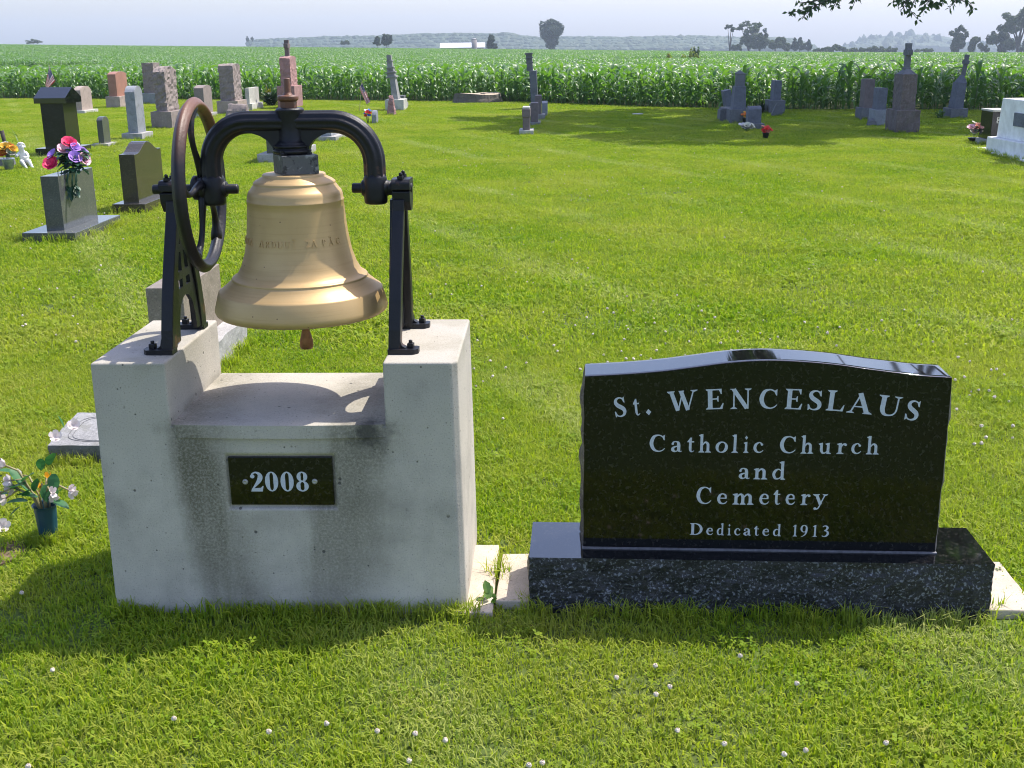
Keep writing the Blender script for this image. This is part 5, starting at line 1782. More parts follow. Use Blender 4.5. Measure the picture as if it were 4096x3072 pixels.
    for i, (xx, yy, lab) in enumerate([(14, 2116, 'single white petal flower fallen on the bare earth at the picture edge'), (295, 1712, 'white fallen flower with a green leaf on the back of the sloping marker'), (222, 1758, 'white fallen flower at the near corner of the sloping marker')]):
        p = gp(xx, yy, .02 if i == 0 else .16)
        b = MB()
        flower(b, (0, 0, .01), .026, 5, 2, (.3, -.6, .5), .7, 0, i)
        if i == 1:
            leaf(b, (-.04, 0, 0), (-.3, -.1, 1), .06, .04, 0, 1)
        o = b.build('fallen_flower', [M_petal, M_vleaf], None, tint=[.8] * len(b.f), loc=p)
        tag(o, lab, 'flower')
    # small bunches by the far stones
    def bunch(label, xx, yb, yt, w, cols, seed, pot=None, n=7, leaves=14, name='flower_bunch'):
        p = gp(xx, yb)
        s_ = p.y / FOC * 1.02
        h = (yb - yt) * s_
        rr2 = random.Random(seed)
        bl_ = []
        for k in range(n):
            a = 2 * PI * k / n
            f = .35 + .65 * rr2.random()
            bl_.append((w * s_ * .38 * f * math.cos(a), w * s_ * .3 * f * math.sin(a) * .7, h * (.66 + .2 * math.sin(a) * f), w * s_ * .22, cols[k % len(cols)]))
        bl_.append((0, -.05, h * .74, w * s_ * .24, cols[0]))
        vs = None
        if pot:
            vs = ([(.6 * pot[0], 0), (pot[0], h * pot[1]), (pot[0] * 1.1, h * pot[1] + .01)], pot[2])
        return bouquet(name, label, (p.x, p.y, 0), bl_, leaves, w * s_ * .45, (w * s_ * .3, w * s_ * .14), vs, seed)
    M_pot = plain('dark_plastic_pot', (.015, .02, .015), .5)
    M_tin = plain('silver_cone_vase', (.45, .50, .55), .3, .6)
    bunch('yellow flowers in a vase in front of the tall stepped headstone', 2978, 497, 445, 32, ['orange', 'yellow'], 21, (.05, .4, M_pot), 4, 4)
    bunch('clump of white flowers lying on the shaded grass', 2986, 531, 494, 56, ['cream', 'white'], 22, None, 7, 10)
    bunch('bright red flowers in a dark pot on the shaded lawn', 3062, 558, 503, 46, ['scarlet', 'scarlet', 'salmon'], 23, (.06, .45, M_pot), 6, 4)
    bunch('pale pink flowers in a dark pot beside the black headstone', 3903, 570, 492, 74, ['salmon', 'pink', 'salmon', 'cream'], 24, (.13, .2, M_pot), 11, 22)
    bunch('red white and blue memorial flowers beside a small grey stone', 1472, 496, 436, 36, ['scarlet', 'blue', 'white', 'blue'], 25, None, 6, 5)
    bunch('yellow and orange flowers in a silver cone vase at the statue', 38, 684, 560, 80, ['yellow', 'orange', 'yellow', 'cream', 'orange'], 26, (.085, .36, M_tin), 9, 16)
    M_dry = leafmat('dry_plant', (.10, .035, .02), (.24, .10, .05), (1, 1, 1), .7, .2)
    def weed(name, label, xx, yb, yt, w, mat_, seed, n=40, cat='plant', lw=.12):
        p = gp(xx, yb)
        s_ = p.y / FOC * 1.02
        h = (yb - yt) * s_
        rr2 = random.Random(seed)
        b = MB()
        for k in range(n):
            a = rr2.uniform(0, 2 * PI)
            f = rr2.random() ** .6
            q0 = (w * s_ * .2 * f * math.cos(a), w * s_ * .2 * f * math.sin(a), h * rr2.uniform(0, .5))
            leaf(b, q0, (math.cos(a), math.sin(a), rr2.uniform(.3, 2.2)), rr2.uniform(.35, .65) * max(h, w * s_ * .5), lw * w * s_ * rr2.uniform(.5, 1.2), rr2.uniform(.1, .6), n=3)
        o = b.build(name, mat_, None, tint=[rr2.random() for f in b.f], loc=(p.x, p.y, 0))
        tag(o, label, cat)
    M_weed = leafmat('weed_leaf', (.06, .14, .03), (.15, .25, .06), (1.2, 1.4, .7), .5, .3)
    M_dark = leafmat('dark_shrub_leaf', (.012, .035, .012), (.035, .075, .022), (1.0, 1.2, .7), .5, .2)
    weed('dried_plant', 'withered reddish plant at the edge of the corn', 3427, 468, 436, 32, M_dry, 31, 30)
    weed('weed_clump', 'sprawling grey green weeds at the foot of the leaning cross monument', 3757, 477, 430, 70, M_weed, 32, 60)
    weed('shrub', 'small dark shrub beside the leaning slab in the shade', 3046, 455, 405, 44, M_dark, 33, 90, 'shrub')
    weed('shrub', 'dark clipped shrub at the foot of the rose granite cross monument', 1088, 425, 358, 86, M_dark, 34, 220, 'shrub')
    weed('weed_clump', 'thin dead stalks curling up behind the little statue', 80, 590, 500, 40, M_weed, 35, 9)
    weed('weed_clump', 'tall weed with broad leaves growing between the two footings', 1962, 2425, 2315, 110, M_weed, 36, 11, lw=.34)
    weed('weed_clump', 'yellowing weeds at the edge of the corn behind the shrub', 1075, 405, 340, 60, leafmat('yellow_weed', (.10, .13, .02), (.34, .25, .03), (1.2, 1.2, .5), .6, .3), 37, 40)

M_wood = None
def small_things():
    # flags on sticks
    def flag_(label, xp, yb, ytop, pts, group):
        P = gp(xp, yb)
        Y = P.y
        t = thing('grave_flag', label, 'flag', (P.x, P.y, 0), 0, group)
        ztop = ony(xp, ytop, Y).z
        topx = ony(pts[0][0], ytop, Y).x - P.x
        b = MB()
        b.tube([(0, 0, -.02), (topx * .5, 0, ztop * .5), (topx, 0, ztop)], .006, 8)
        b.lathe([(.0, ztop + .02), (.010, ztop + .01), (.006, ztop)], (topx, 0, 0), 8)
        b.build('stick', M_stick, t)
        # cloth: grid between four corner pixels, hanging in folds
        q = [ony(x, y, Y - .01) for x, y in pts]
        nu, nv = 26, 26
        b = MB()
        vs = []
        for i in range(nu + 1):
            for j in range(nv + 1):
                f, g_ = i / nu, j / nv
                p = (q[0] * (1 - f) + q[1] * f) * (1 - g_) + (q[3] * (1 - f) + q[2] * f) * g_
                vs.append((p.x - P.x, .035 * math.sin(f * 7 + g_ * 2) * g_ + .02 * math.sin(f * 13) - .01, p.z))
        fs, mis = [], []
        for i in range(nu):
            for j in range(nv):
                fs.append((i * (nv + 1) + j, (i + 1) * (nv + 1) + j, (i + 1) * (nv + 1) + j + 1, i * (nv + 1) + j + 1))
                # i runs along the hoist (13 stripes), j along the fly
                if i < 14 and j < 11:
                    mis.append(3 if (i % 3 == 1 and (j + (i // 3) % 2) % 2 == 0) else 2)
                else:
                    mis.append(0 if (i // 2) % 2 == 0 else 1)
        b.add(vs, fs, 0, True)
        b.mi = mis
        b.build('cloth', [M_fr, M_fw, M_fb, M_fw], t)
    M_stick = plain('flag_stick', (.42, .36, .26), .7)
    M_fr, M_fw, M_fb = (leafmat('flag_' + n_, c, c, (1, 1, 1), .8, .3) for n_, c in (('red', (.42, .02, .04)), ('white', (.75, .72, .72)), ('blue', (.03, .035, .14))))
    flag_('small American flag leaning on its stick before the corn, behind the black gabled headstone', 206, 400, 262, [(197, 264), (221, 324), (189, 354), (180, 338)], None)
    flag_('small American flag hanging limp on a bent stick near the leaning spire', 1437, 447, 325, [(1448, 330), (1437, 354), (1466, 417), (1481, 408)], None)
    # stump
    Mb = granite('grey_stump_bark', (.17, .15, .125), (.05, .045, .035), (.28, .26, .22), 40, .95, .9, (.10, .11, .06), bscale=60, bdist=.03)
    m, t_, N, L, P = nt('sawn_wood')
    v = objco(N)
    wv = N.new('ShaderNodeTexWave')
    wv.wave_type = 'RINGS'
    wv.rings_direction = 'Z'
    wv.inputs['Scale'].default_value = 9
    wv.inputs['Distortion'].default_value = 3
    L.new(v, wv.inputs[0])
    L.new(ramp(N, L, wv.outputs['Fac'], [(0, (.40, .31, .22)), (1, (.60, .49, .38))]), P.inputs['Base Color'])
    P.inputs['Roughness'].default_value = .9
    c = gp(1904, 414)
    s_ = c.y / FOC * 1.02
    hw = 90 * s_
    zt = ony(1904, 366, c.y).z - .08
    t = thing('tree_stump', 'broad low tree stump sawn flat at the edge of the corn', 'tree stump', (c.x, c.y + hw * .7, 0))
    n = 72
    def rad(a):
        return hw * (1 + .07 * math.sin(3 * a + 1) + .06 * fbm(Vector((math.cos(a) * 3, math.sin(a) * 3, 1)), 4))
    b = MB()
    vs, fs = [], []
    lv = [(1.10, -.05), (1.05, .06), (1.0, zt * .5), (.97, zt)]
    for f, z_ in lv:
        for k in range(n):
            a = 2 * PI * k / n
            r_ = rad(a) * f * (1 + .025 * fbm(Vector((a * 6, z_ * 8, 4)), 3))
            vs.append((r_ * math.cos(a), r_ * math.sin(a) * .72, z_ + (.03 * math.sin(a * 2) if z_ == zt else 0)))
    for i in range(3):
        for k in range(n):
            fs.append((i * n + k, i * n + (k + 1) % n, (i + 1) * n + (k + 1) % n, (i + 1) * n + k))
    b.add(vs, fs, 0, False)
    b.build('bark', Mb, t)
    b = MB()
    top = [(vs[3 * n + k][0], vs[3 * n + k][1], vs[3 * n + k][2] + .002) for k in range(n)]
    b.add(top + [(0, 0, zt + .012)], [(k, (k + 1) % n, n) for k in range(n)])
    for k in range(5):
        a = k * 1.3
        b.tube([(hw * .8 * math.cos(a), hw * .55 * math.sin(a), zt + .004), (hw * .3 * math.cos(a + .2), hw * .2 * math.sin(a + .2), zt + .01)], .012, 5, 1)
    b.build('cut_face', [m, Mb], t)
    p = gp(2022, 406)
    b = MB()
    b.tube([(-.22, .1, .12), (-.08, 0, .19), (.06, 0, .17), (.14, -.03, .05), (.16, -.05, -.04)], [.05, .06, .055, .045, .03], 9, smooth=False)
    tag(b.build('root_piece', Mb, None, loc=(p.x, p.y + .1, 0)), 'gnarled piece of root beside the broad tree stump', 'root')
    BLOCKED.append((Frame(c.x, c.y + hw * .7, 0), -hw, hw, -hw * .7, hw * .7))
    # pale chip on the lawn
    p = gp(2551, 461)
    b = MB()
    b.box((0, 0, .02), (.22, .16, .05), .5)
    tag(b.build('stone_slab', M_st['pale'], None, bevel=.01, loc=(p.x, p.y, 0)), 'small flat pale stone slab lying in the shaded lawn', 'stone')
    p = gp(3492, 508)
    V, F, D = gridbox(.2, .18, .12, (6, 6, 5), lambda a: .04 * (1 - a * a), (.3, .3), .03, 9, 2)
    b = MB()
    b.add(V, F)
    tag(b.build('granite_boulder', M_st['darkgrey'], None, loc=(p.x, p.y + .1, -.01)), 'small round dark boulder beside the broken topped headstone', 'boulder')
    # reclining marker strip behind the black gabled stone
    p = gp(262, 388)
    b = MB()
    b.box((0, 0, .06), (.8, .3, .14))
    tag(b.build('flat_marker', M_st['red'], None, bevel=.01, loc=(p.x, p.y, 0)), 'flat reddish grave marker in the grass before the corn', 'grave marker')
    # dark stake and dark flat stone by the statue
    b = MB()
    p = gp(30, 640)
    z0, z1 = .02, ony(22, 522, p.y).z
    b.tube([(.02, 0, -.03), (0, 0, z1 * .5), (-.03, 0, z1)], [.03, .03, .034], 8)
    tag(b.build('wooden_stake', plain('dark_wood', (.05, .04, .035), .8), None, loc=(p.x, p.y, 0)), 'dark wooden stake leaning behind the yellow flowers', 'stake')
    p = gp(8, 672)
    V, F, D = gridbox(.26, .3, .13, (8, 8, 4), None, (.1, .1), .012, 9, 6)
    b = MB()
    b.add(V, F)
    tag(b.build('flat_marker', M_st['darkgrey'], None, loc=(p.x - .04, p.y + .15, 0)), 'dark grey flat stone beside the silver vase at the picture edge', 'grave marker')
    cherub()

def cherub():
    """little white angel sitting with its arms round its knees"""
    P = gp(92, 676)
    k = 17.2 / FOC                                          # metres per pixel at the statue
    J = {'pel': (.00, .02, .06), 'sp1': (-.005, .02, .11), 'sp2': (-.015, .01, .165), 'nk': (-.015, -.005, .20), 'hd': (-.02, -.025, .245), 'ht': (-.02, -.02, .285),
         'shl': (-.055, .0, .18), 'ell': (-.085, -.05, .145), 'hal': (-.06, -.10, .165), 'shr': (.03, .0, .18), 'elr': (.055, -.06, .135), 'har': (.0, -.10, .135),
         'hpl': (-.03, .01, .055), 'knl': (-.02, -.12, .10), 'anl': (.03, -.15, .02), 'tol': (.045, -.19, .014), 'hpr': (.035, .01, .055), 'knr': (.06, -.10, .105), 'anr': (.095, -.13, .02), 'tor': (.11, -.165, .014)}
    E = [('pel', 'sp1'), ('sp1', 'sp2'), ('sp2', 'nk'), ('nk', 'hd'), ('hd', 'ht'), ('sp2', 'shl'), ('shl', 'ell'), ('ell', 'hal'), ('sp2', 'shr'), ('shr', 'elr'), ('elr', 'har'),
         ('pel', 'hpl'), ('hpl', 'knl'), ('knl', 'anl'), ('anl', 'tol'), ('pel', 'hpr'), ('hpr', 'knr'), ('knr', 'anr'), ('anr', 'tor')]
    rad = {'pel': .05, 'sp1': .045, 'sp2': .043, 'nk': .022, 'hd': .040, 'ht': .034, 'shl': .022, 'ell': .017, 'hal': .014, 'shr': .022, 'elr': .017, 'har': .014,
           'hpl': .034, 'knl': .024, 'anl': .015, 'tol': .012, 'hpr': .034, 'knr': .024, 'anr': .015, 'tor': .012}
    names = list(J)
    me = bpy.data.meshes.new('cherub_body')
    me.from_pydata([J[n_] for n_ in names], [(names.index(a), names.index(c)) for a, c in E], [])
    o = bpy.data.objects.new('cherub_tmp', me)
    COL.objects.link(o)
    sk = o.modifiers.new('skin', 'SKIN')
    for i, n_ in enumerate(names):
        me.skin_vertices[0].data[i].radius = (rad[n_], rad[n_])
        me.skin_vertices[0].data[i].use_root = (n_ == 'pel')
    o.modifiers.new('sub', 'SUBSURF').levels = 2
    dg = bpy.context.evaluated_depsgraph_get()
    m2 = bpy.data.meshes.new_from_object(o.evaluated_get(dg))
    bpy.data.objects.remove(o)
    m2.materials.clear()
    m2.materials.append(M_st['white'])
    m2.polygons.foreach_set('use_smooth', [True] * len(m2.polygons))
    t = thing('cherub_statue', 'little white seated cherub statue beside the yellow flowers', 'statue', (P.x, P.y + .1, 0), R(14))
    ob = bpy.data.objects.new('figure', m2)
    ob.parent = t
    ob.scale = (1.22, 1.22, 1.22)
    COL.objects.link(ob)
    b = MB()
    rr = random.Random(5)
    for i in range(46):
        a, e = rr.uniform(0, 2 * PI), rr.uniform(-.2, 1.5)
        d = Vector((math.cos(a) * math.cos(e), math.sin(a) * math.cos(e), math.sin(e)))
        if d.y < -.5 and d.z < .5:
            continue
        c = Vector((-.02, -.018, .26)) + d * .043
        b.lathe([(.0, -.012), (.009, -.008), (.012, 0), (.009, .008), (.0, .012)], c * 1.22, 7)
    for sx in (-1, 1):
        b.lathe([(.0, -.004), (.004, 0), (.0, .004)], (Vector((-.02 + sx * .014, -.064, .252))) * 1.22, 6)
    b.lathe([(.0, -.006), (.006, 0), (.0, .006)], Vector((-.02, -.068, .242)) * 1.22, 6)
    b.build('curly_hair', M_st['white'], t)

# ------------------------------------------------------------------ corn
M_corn = leafmat('corn_leaf', (.05, .155, .04), (.17, .30, .07), (1.6, 1.75, .4), .42, .38, .75, sheen=.45)
M_stalk = plain('corn_stalk', (.08, .13, .03), .5, 0, .3, 20, 0)

def corn_shape(r, b, T, x0, y0, h, nl, seg, stalk=True, wmul=1.0):
    """one maize plant: a stalk and arching folded leaves on alternating sides"""
    az = r.uniform(0, 2 * PI)
    if stalk:
        b.tube([(x0, y0, -.03), (x0 + r.gauss(0, .01), y0, h * .45), (x0 + r.gauss(0, .02), y0, h * .8)], [.014, .012, .006], 5, 0, False)
        T += [.3] * (len(b.f) - len(T))
    for k in range(nl):
        f = (k + .4) / nl
        z0 = h * (.06 + .70 * f)
        a = az + (k % 2) * PI + r.gauss(0, .35)
        ln = h * r.uniform(.46, .66) * (1 - .30 * abs(f - .5))
        w = .092 * r.uniform(.8, 1.15) * wmul
        rise = 1.15 + .35 * f + r.gauss(0, .12)
        d = Vector((math.cos(a), math.sin(a), 0))
        s = Vector((-math.sin(a), math.cos(a), 0))
        p = Vector((x0, y0, z0))
        ang = rise
        vs, fs = [], []
        tw = r.gauss(0, .5)
        step = ln / seg
        for i in range(seg + 1):
            g = i / seg
            ww = w * .5 * (min(1, .45 + 2.2 * g) if g < .3 else max(.02, 1 - ((g - .3) / .7) ** 2.2))
            up = Vector((0, 0, 1)) * math.cos(ang) - d * math.sin(ang)
            ss = s * math.cos(tw * g) + up * math.sin(tw * g)
            nn = up * math.cos(tw * g) - s * math.sin(tw * g)
            wav = .25 * ww * math.sin(g * 9 + k)
            vs += [p - ss * ww + nn * (ww * .35 + wav), p, p + ss * ww + nn * (ww * .35 - wav)]
            ang -= (2.3 + .5 * (1 - f)) / seg * (.35 + 1.1 * g)
            p = p + (d * math.cos(ang) + Vector((0, 0, 1)) * math.sin(ang)) * step
        for i in range(seg):
            fs += [(3 * i, 3 * i + 1, 3 * i + 4, 3 * i + 3), (3 * i + 1, 3 * i + 2, 3 * i + 5, 3 * i + 4)]
        b.add(vs, fs, 0, True)
        tt = min(1, max(0, .2 + .6 * r.random() + (.35 if f < .15 else 0)))
        T += [tt] * len(fs)

def corn():
    protos = []
    for k in range(9):
        r = random.Random(100 + k)
        b, T = MB(), []
        corn_shape(r, b, T, 0, 0, r.uniform(.86, 1.04), r.choice((8, 9, 10)), 7)
        protos.append(b.build('corn_plant', [M_corn], None, tint=T))
    # rows run along the edge of the field
    rows = []
    ex = [e[0] for e in EDGE]
    def edge_pts(off, gap):
        out = []
        x = -34.0
        while x < 24:
            y = edge_y(x) + .25 + off
            out.append((x + random.gauss(0, .03), y + random.gauss(0, .04)))
            sl = (edge_y(x + .5) - edge_y(x)) / .5
            x += gap / math.sqrt(1 + sl * sl)
        return out
    def inview(p, m=1.5):
        return abs(p[0]) < .462 * p[1] + m
    cand = []
    off = 0.0
    for rw in range(3):
        cand.append([p for p in edge_pts(rw * .62, .175) if inview(p, -.2)])
    individual = cand[0] + [p for p in cand[1]]
    individual = individual[:296]
    rest = (cand[0] + cand[1])[296:] + cand[2]
    for i, (x, y) in enumerate(individual):
        o = protos[i % 9] if i < 9 else protos[i % 9].copy()
        if i >= 9:
            COL.objects.link(o)
        o.location = (x, y, float(tz(x, y)) - .01)
        o.rotation_euler = (random.gauss(0, .07), random.gauss(0, .07), random.uniform(0, 2 * PI))
        s = random.uniform(.78, 1.18)
        o.scale = (s, s, s)
        tag(o, 'green corn plant in the first rows along the edge of the cemetery lawn', 'corn plant', 'corn plants along the lawn')
    inst = []
    for k in range(9):
        q = bpy.data.objects.new('corn_seed_%d' % k, protos[k].data)
        HOLD.objects.link(q)
        inst.append(q)
    pts = list(rest)
    d = 3 * .62
    while d < 62:
        gap = .19 if d < 25 else .24
        pts += [p for p in edge_pts(d, gap) if inview(p, .6)]
        d += .66 if d < 25 else .75
    # leave the weedy waterway free
    def ok(x, y):
        return not weedy(x, y)
    pts = [p for p in pts if ok(*p)]
    n = len(pts)
    P = np.array(pts)
    Z = tz(P[:, 0], P[:, 1]) - .02
    rot = np.zeros((n, 3))
    rot[:, 2] = rng.uniform(0, 2 * PI, n)
    scatter('corn_rows', 'rows of young corn filling the field behind the cemetery', inst, np.concatenate([P, Z[:, None]], 1), rot, rng.uniform(.85, 1.12, n), rng.integers(0, 9, n))
    # farther off: whole blocks of the field at a time
    blocks = []
    for k in range(4):
        r = random.Random(300 + k)
        b, T = MB(), []
        for i in range(5):
            for j in range(17):
                corn_shape(r, b, T, -1.5 + .75 * i + r.gauss(0, .04), -1.75 + .21 * j + r.gauss(0, .03), r.uniform(.86, 1.02), 7, 3, False, 1.25)
        blocks.append(hold(b.build('corn_block_%d' % k, [M_corn], None, tint=T)))
    pts = []
    y = 30.0
    while y < 262:
        hw = .47 * y + 5
        n = int(2 * hw / 3.4)
        for k in range(n):
            x = -hw + (k + .5) * 2 * hw / n
            if y > edge_y(x) + 62.5 and not weedy(x, y):
                pts.append((x + random.uniform(-.3, .3), y + random.uniform(-.3, .3)))
        y += 3.3
    P = np.array(pts)
    n = len(P)
    Z = tz(P[:, 0], P[:, 1]) - .02
    rot = np.zeros((n, 3))
    rot[:, 2] = -.35 + rng.choice([0, PI], n)
    scatter('corn_field', 'corn field reaching to the horizon', blocks, np.concatenate([P, Z[:, None]], 1), rot, np.full(n, 1.06), rng.integers(0, 4, n))

def weedy(x, y):
    """grassed waterway crossing the field on the right"""
    c = 112 + (x - 17) * .25
    return 5.5 < x < 33 and abs(y - c) < 7 + 2 * math.sin(x * .5)

def waterway():
    r = np.random.default_rng(5)
    M_wg = leafmat('rank_grass', (.16, .18, .035), (.36, .33, .08), (1.3, 1.4, .6), .6, .5)
    M_bush = leafmat('field_bush_leaf', (.10, .15, .025), (.27, .30, .05), (1.3, 1.4, .6), .5, .5)
    V, F, T = [], [], []
    for k in range(5200):
        x, y = r.uniform(4, 34), r.uniform(98, 126)
        if not weedy(x, y):
            continue
        h, a = r.uniform(.3, .9), r.uniform(0, PI)
        z = float(tz(x, y))
        w = .16
        i = len(V)
        V += [(x - w * math.cos(a), y - w * math.sin(a), z - .05), (x + w * math.cos(a), y + w * math.sin(a), z - .05), (x + r.normal(0, .15), y + r.normal(0, .15), z + h)]
        F.append((i, i + 1, i + 2))
        T.append(r.beta(2, 2))
    tag(rawmesh('rank_grass', V, F, M_wg, tint=T), 'rank yellowish grass along a waterway in the corn', kind='stuff')
    D = 112
    for (xx, y0, y1, w, lab, mt) in [(2678, 233, 199, 90, 'low yellowish bush at the left of the waterway clump', M_wg), (2765, 236, 163, 84, 'rounded yellow green bush standing tallest in the corn field', M_bush), (2812, 247, 212, 66, 'low scrubby bush at the right of the waterway clump', M_wg), (2786, 196, 158, 26, 'small dark sapling rising behind the rounded bush in the corn field', M_oak)]:
        bush('bush', lab, xx, D + (3 if 'sapling' in lab else 0), y0, y1, w, mt, 700)

# ------------------------------------------------------------------ trees
M_bark = plain('tree_bark', (.075, .06, .045), .9, 0, .4, 14, .4, 40)
M_oak = leafmat('oak_leaf', (.04, .085, .03), (.09, .15, .05), (1.2, 1.4, .7), .42, .42, .5)
M_far = leafmat('far_tree_leaf', (.026, .055, .026), (.065, .105, .045), (1.1, 1.2, .8), .6, .15, .2)
M_fargreen = leafmat('far_bush_leaf', (.035, .075, .022), (.085, .13, .035), (1.1, 1.2, .8), .6, .2, .2)

def crown_mesh(blobs, n, size, seed, dens=.55):
    """leaf clumps spread through the volume of several lobes; returns V, F, tint"""
    r = np.random.default_rng(seed)
    wts = np.array([b[3] * b[4] * b[5] for b in blobs]) ** .75
    pick = r.choice(len(blobs), n, p=wts / wts.sum())
    V, F, T = [], [], []
    sub = []
    for b in blobs:                                  # sub-lobes make light and dark clumps and gaps
        k = 9
        d = r.normal(size=(k, 3))
        d /= np.linalg.norm(d, axis=1)[:, None]
        sub.append((np.array(b[:3]) + d * np.array(b[3:6]) * r.uniform(.45, .85, (k, 1)), r.uniform(.28, .5, k)))
    for i in range(n):
        b = blobs[pick[i]]
        cs, rs = sub[pick[i]]
        k = r.integers(0, len(cs))
        d = r.normal(size=3)
        d /= np.linalg.norm(d)
        c = cs[k] + d * np.array(b[3:6]) * rs[k] * r.uniform(.35, 1.0) ** .6
        s = size * r.uniform(.55, 1.4)
        nn = d + r.normal(0, .6, 3) + np.array([0, 0, .35])
        nn /= np.linalg.norm(nn)
        a = np.cross(nn, r.normal(size=3))
        a /= np.linalg.norm(a) + 1e-9
        e = np.cross(nn, a)
        j = len(V)
        V += [c - a * s, c - e * s * .45 + a * s * .1, c + a * s * 1.05, c + e * s * .5]
        F.append((j, j + 1, j + 2, j + 3))
        T.append(min(1, max(0, .5 + .25 * r.normal() + .12 * (k % 3 - 1))))
    return V, F, T

def tree(name, label, xx, D, ybase, ytop, w, blobs, n, mat_, seed=1, trunk=True, lean=0.0, group='trees beyond the corn field', limbs=5, leaf_px=5.0, drop=4.0):
    """blobs in picture units of the tree: (x -1..1, z 0..1, rx, rz) with x scaled by half width and z by height"""
    s = D / FOC * 1.0
    P = ony(xx, ybase, D)
    h = ony(xx, ytop, D).z - P.z
    hw = w / 2 * s
    t = thing(name, label, 'tree', (P.x, D, P.z - drop), 0, group)
    B = []
    r = random.Random(seed)
    for (bx, bz, rx, rz) in blobs:
        B.append((bx * hw, r.uniform(-.35, .35) * hw, bz * h + drop, rx * hw, rx * hw * .8, rz * h))
    V, F, T = crown_mesh(B, int(n * 1.7), leaf_px * s * 1.05, seed)
    c = rawmesh('crown', V, F, mat_, t, T)
    b = MB()
    tr = max(.06, .035 * h)
    top = max(B, key=lambda q: q[2])
    b.tube([(0, 0, 0), (lean * hw * .3, 0, h * .3), (lean * hw * .7 + top[0] * .3, 0, h * .6), (top[0], top[1], top[2])], [tr * 1.3, tr, tr * .7, tr * .2], 7)
    for k, q in enumerate(B[:limbs]):
        b.tube([(0, 0, h * .25 + .05 * h * k), (q[0] * .5, q[1] * .5, h * .2 + q[2] * .5), (q[0], q[1], q[2])], [tr * .55, tr * .4, tr * .12], 6)
    b.build('trunk', M_bark, t)
    return t

def bush(name, label, xx, D, ybase, ytop, w, mat_, n, seed=None, group=None, cat='bush', sz=4.5):
    s = D / FOC
    P = ony(xx, ybase, D)
    if D < 250:
        P.z = min(P.z, float(tz(P.x, D)))
        ytop -= .14 * (ybase - ytop)
    h = ony(xx, ytop, D).z - P.z
    hw = w / 2 * s
    seed = seed or int(xx)
    r = random.Random(seed)
    B = []
    k = max(2, int(w / 26))
    for i in range(k):
        f = (i + .5) / k * 2 - 1
        hh = h * (1 - .45 * abs(f) ** 1.5) * r.uniform(.8, 1.05)
        B.append((f * hw * .8, r.uniform(-.3, .3) * hw, hh * .45, max(hw / k * 1.25, .25), max(hw / k, .3), hh * .5))
    V, F, T = crown_mesh(B, n, sz * s, seed)
    o = rawmesh(name, V, F, mat_, None, T)
    o.location = (P.x, D, P.z - .3)
    return tag(o, label, cat, group)

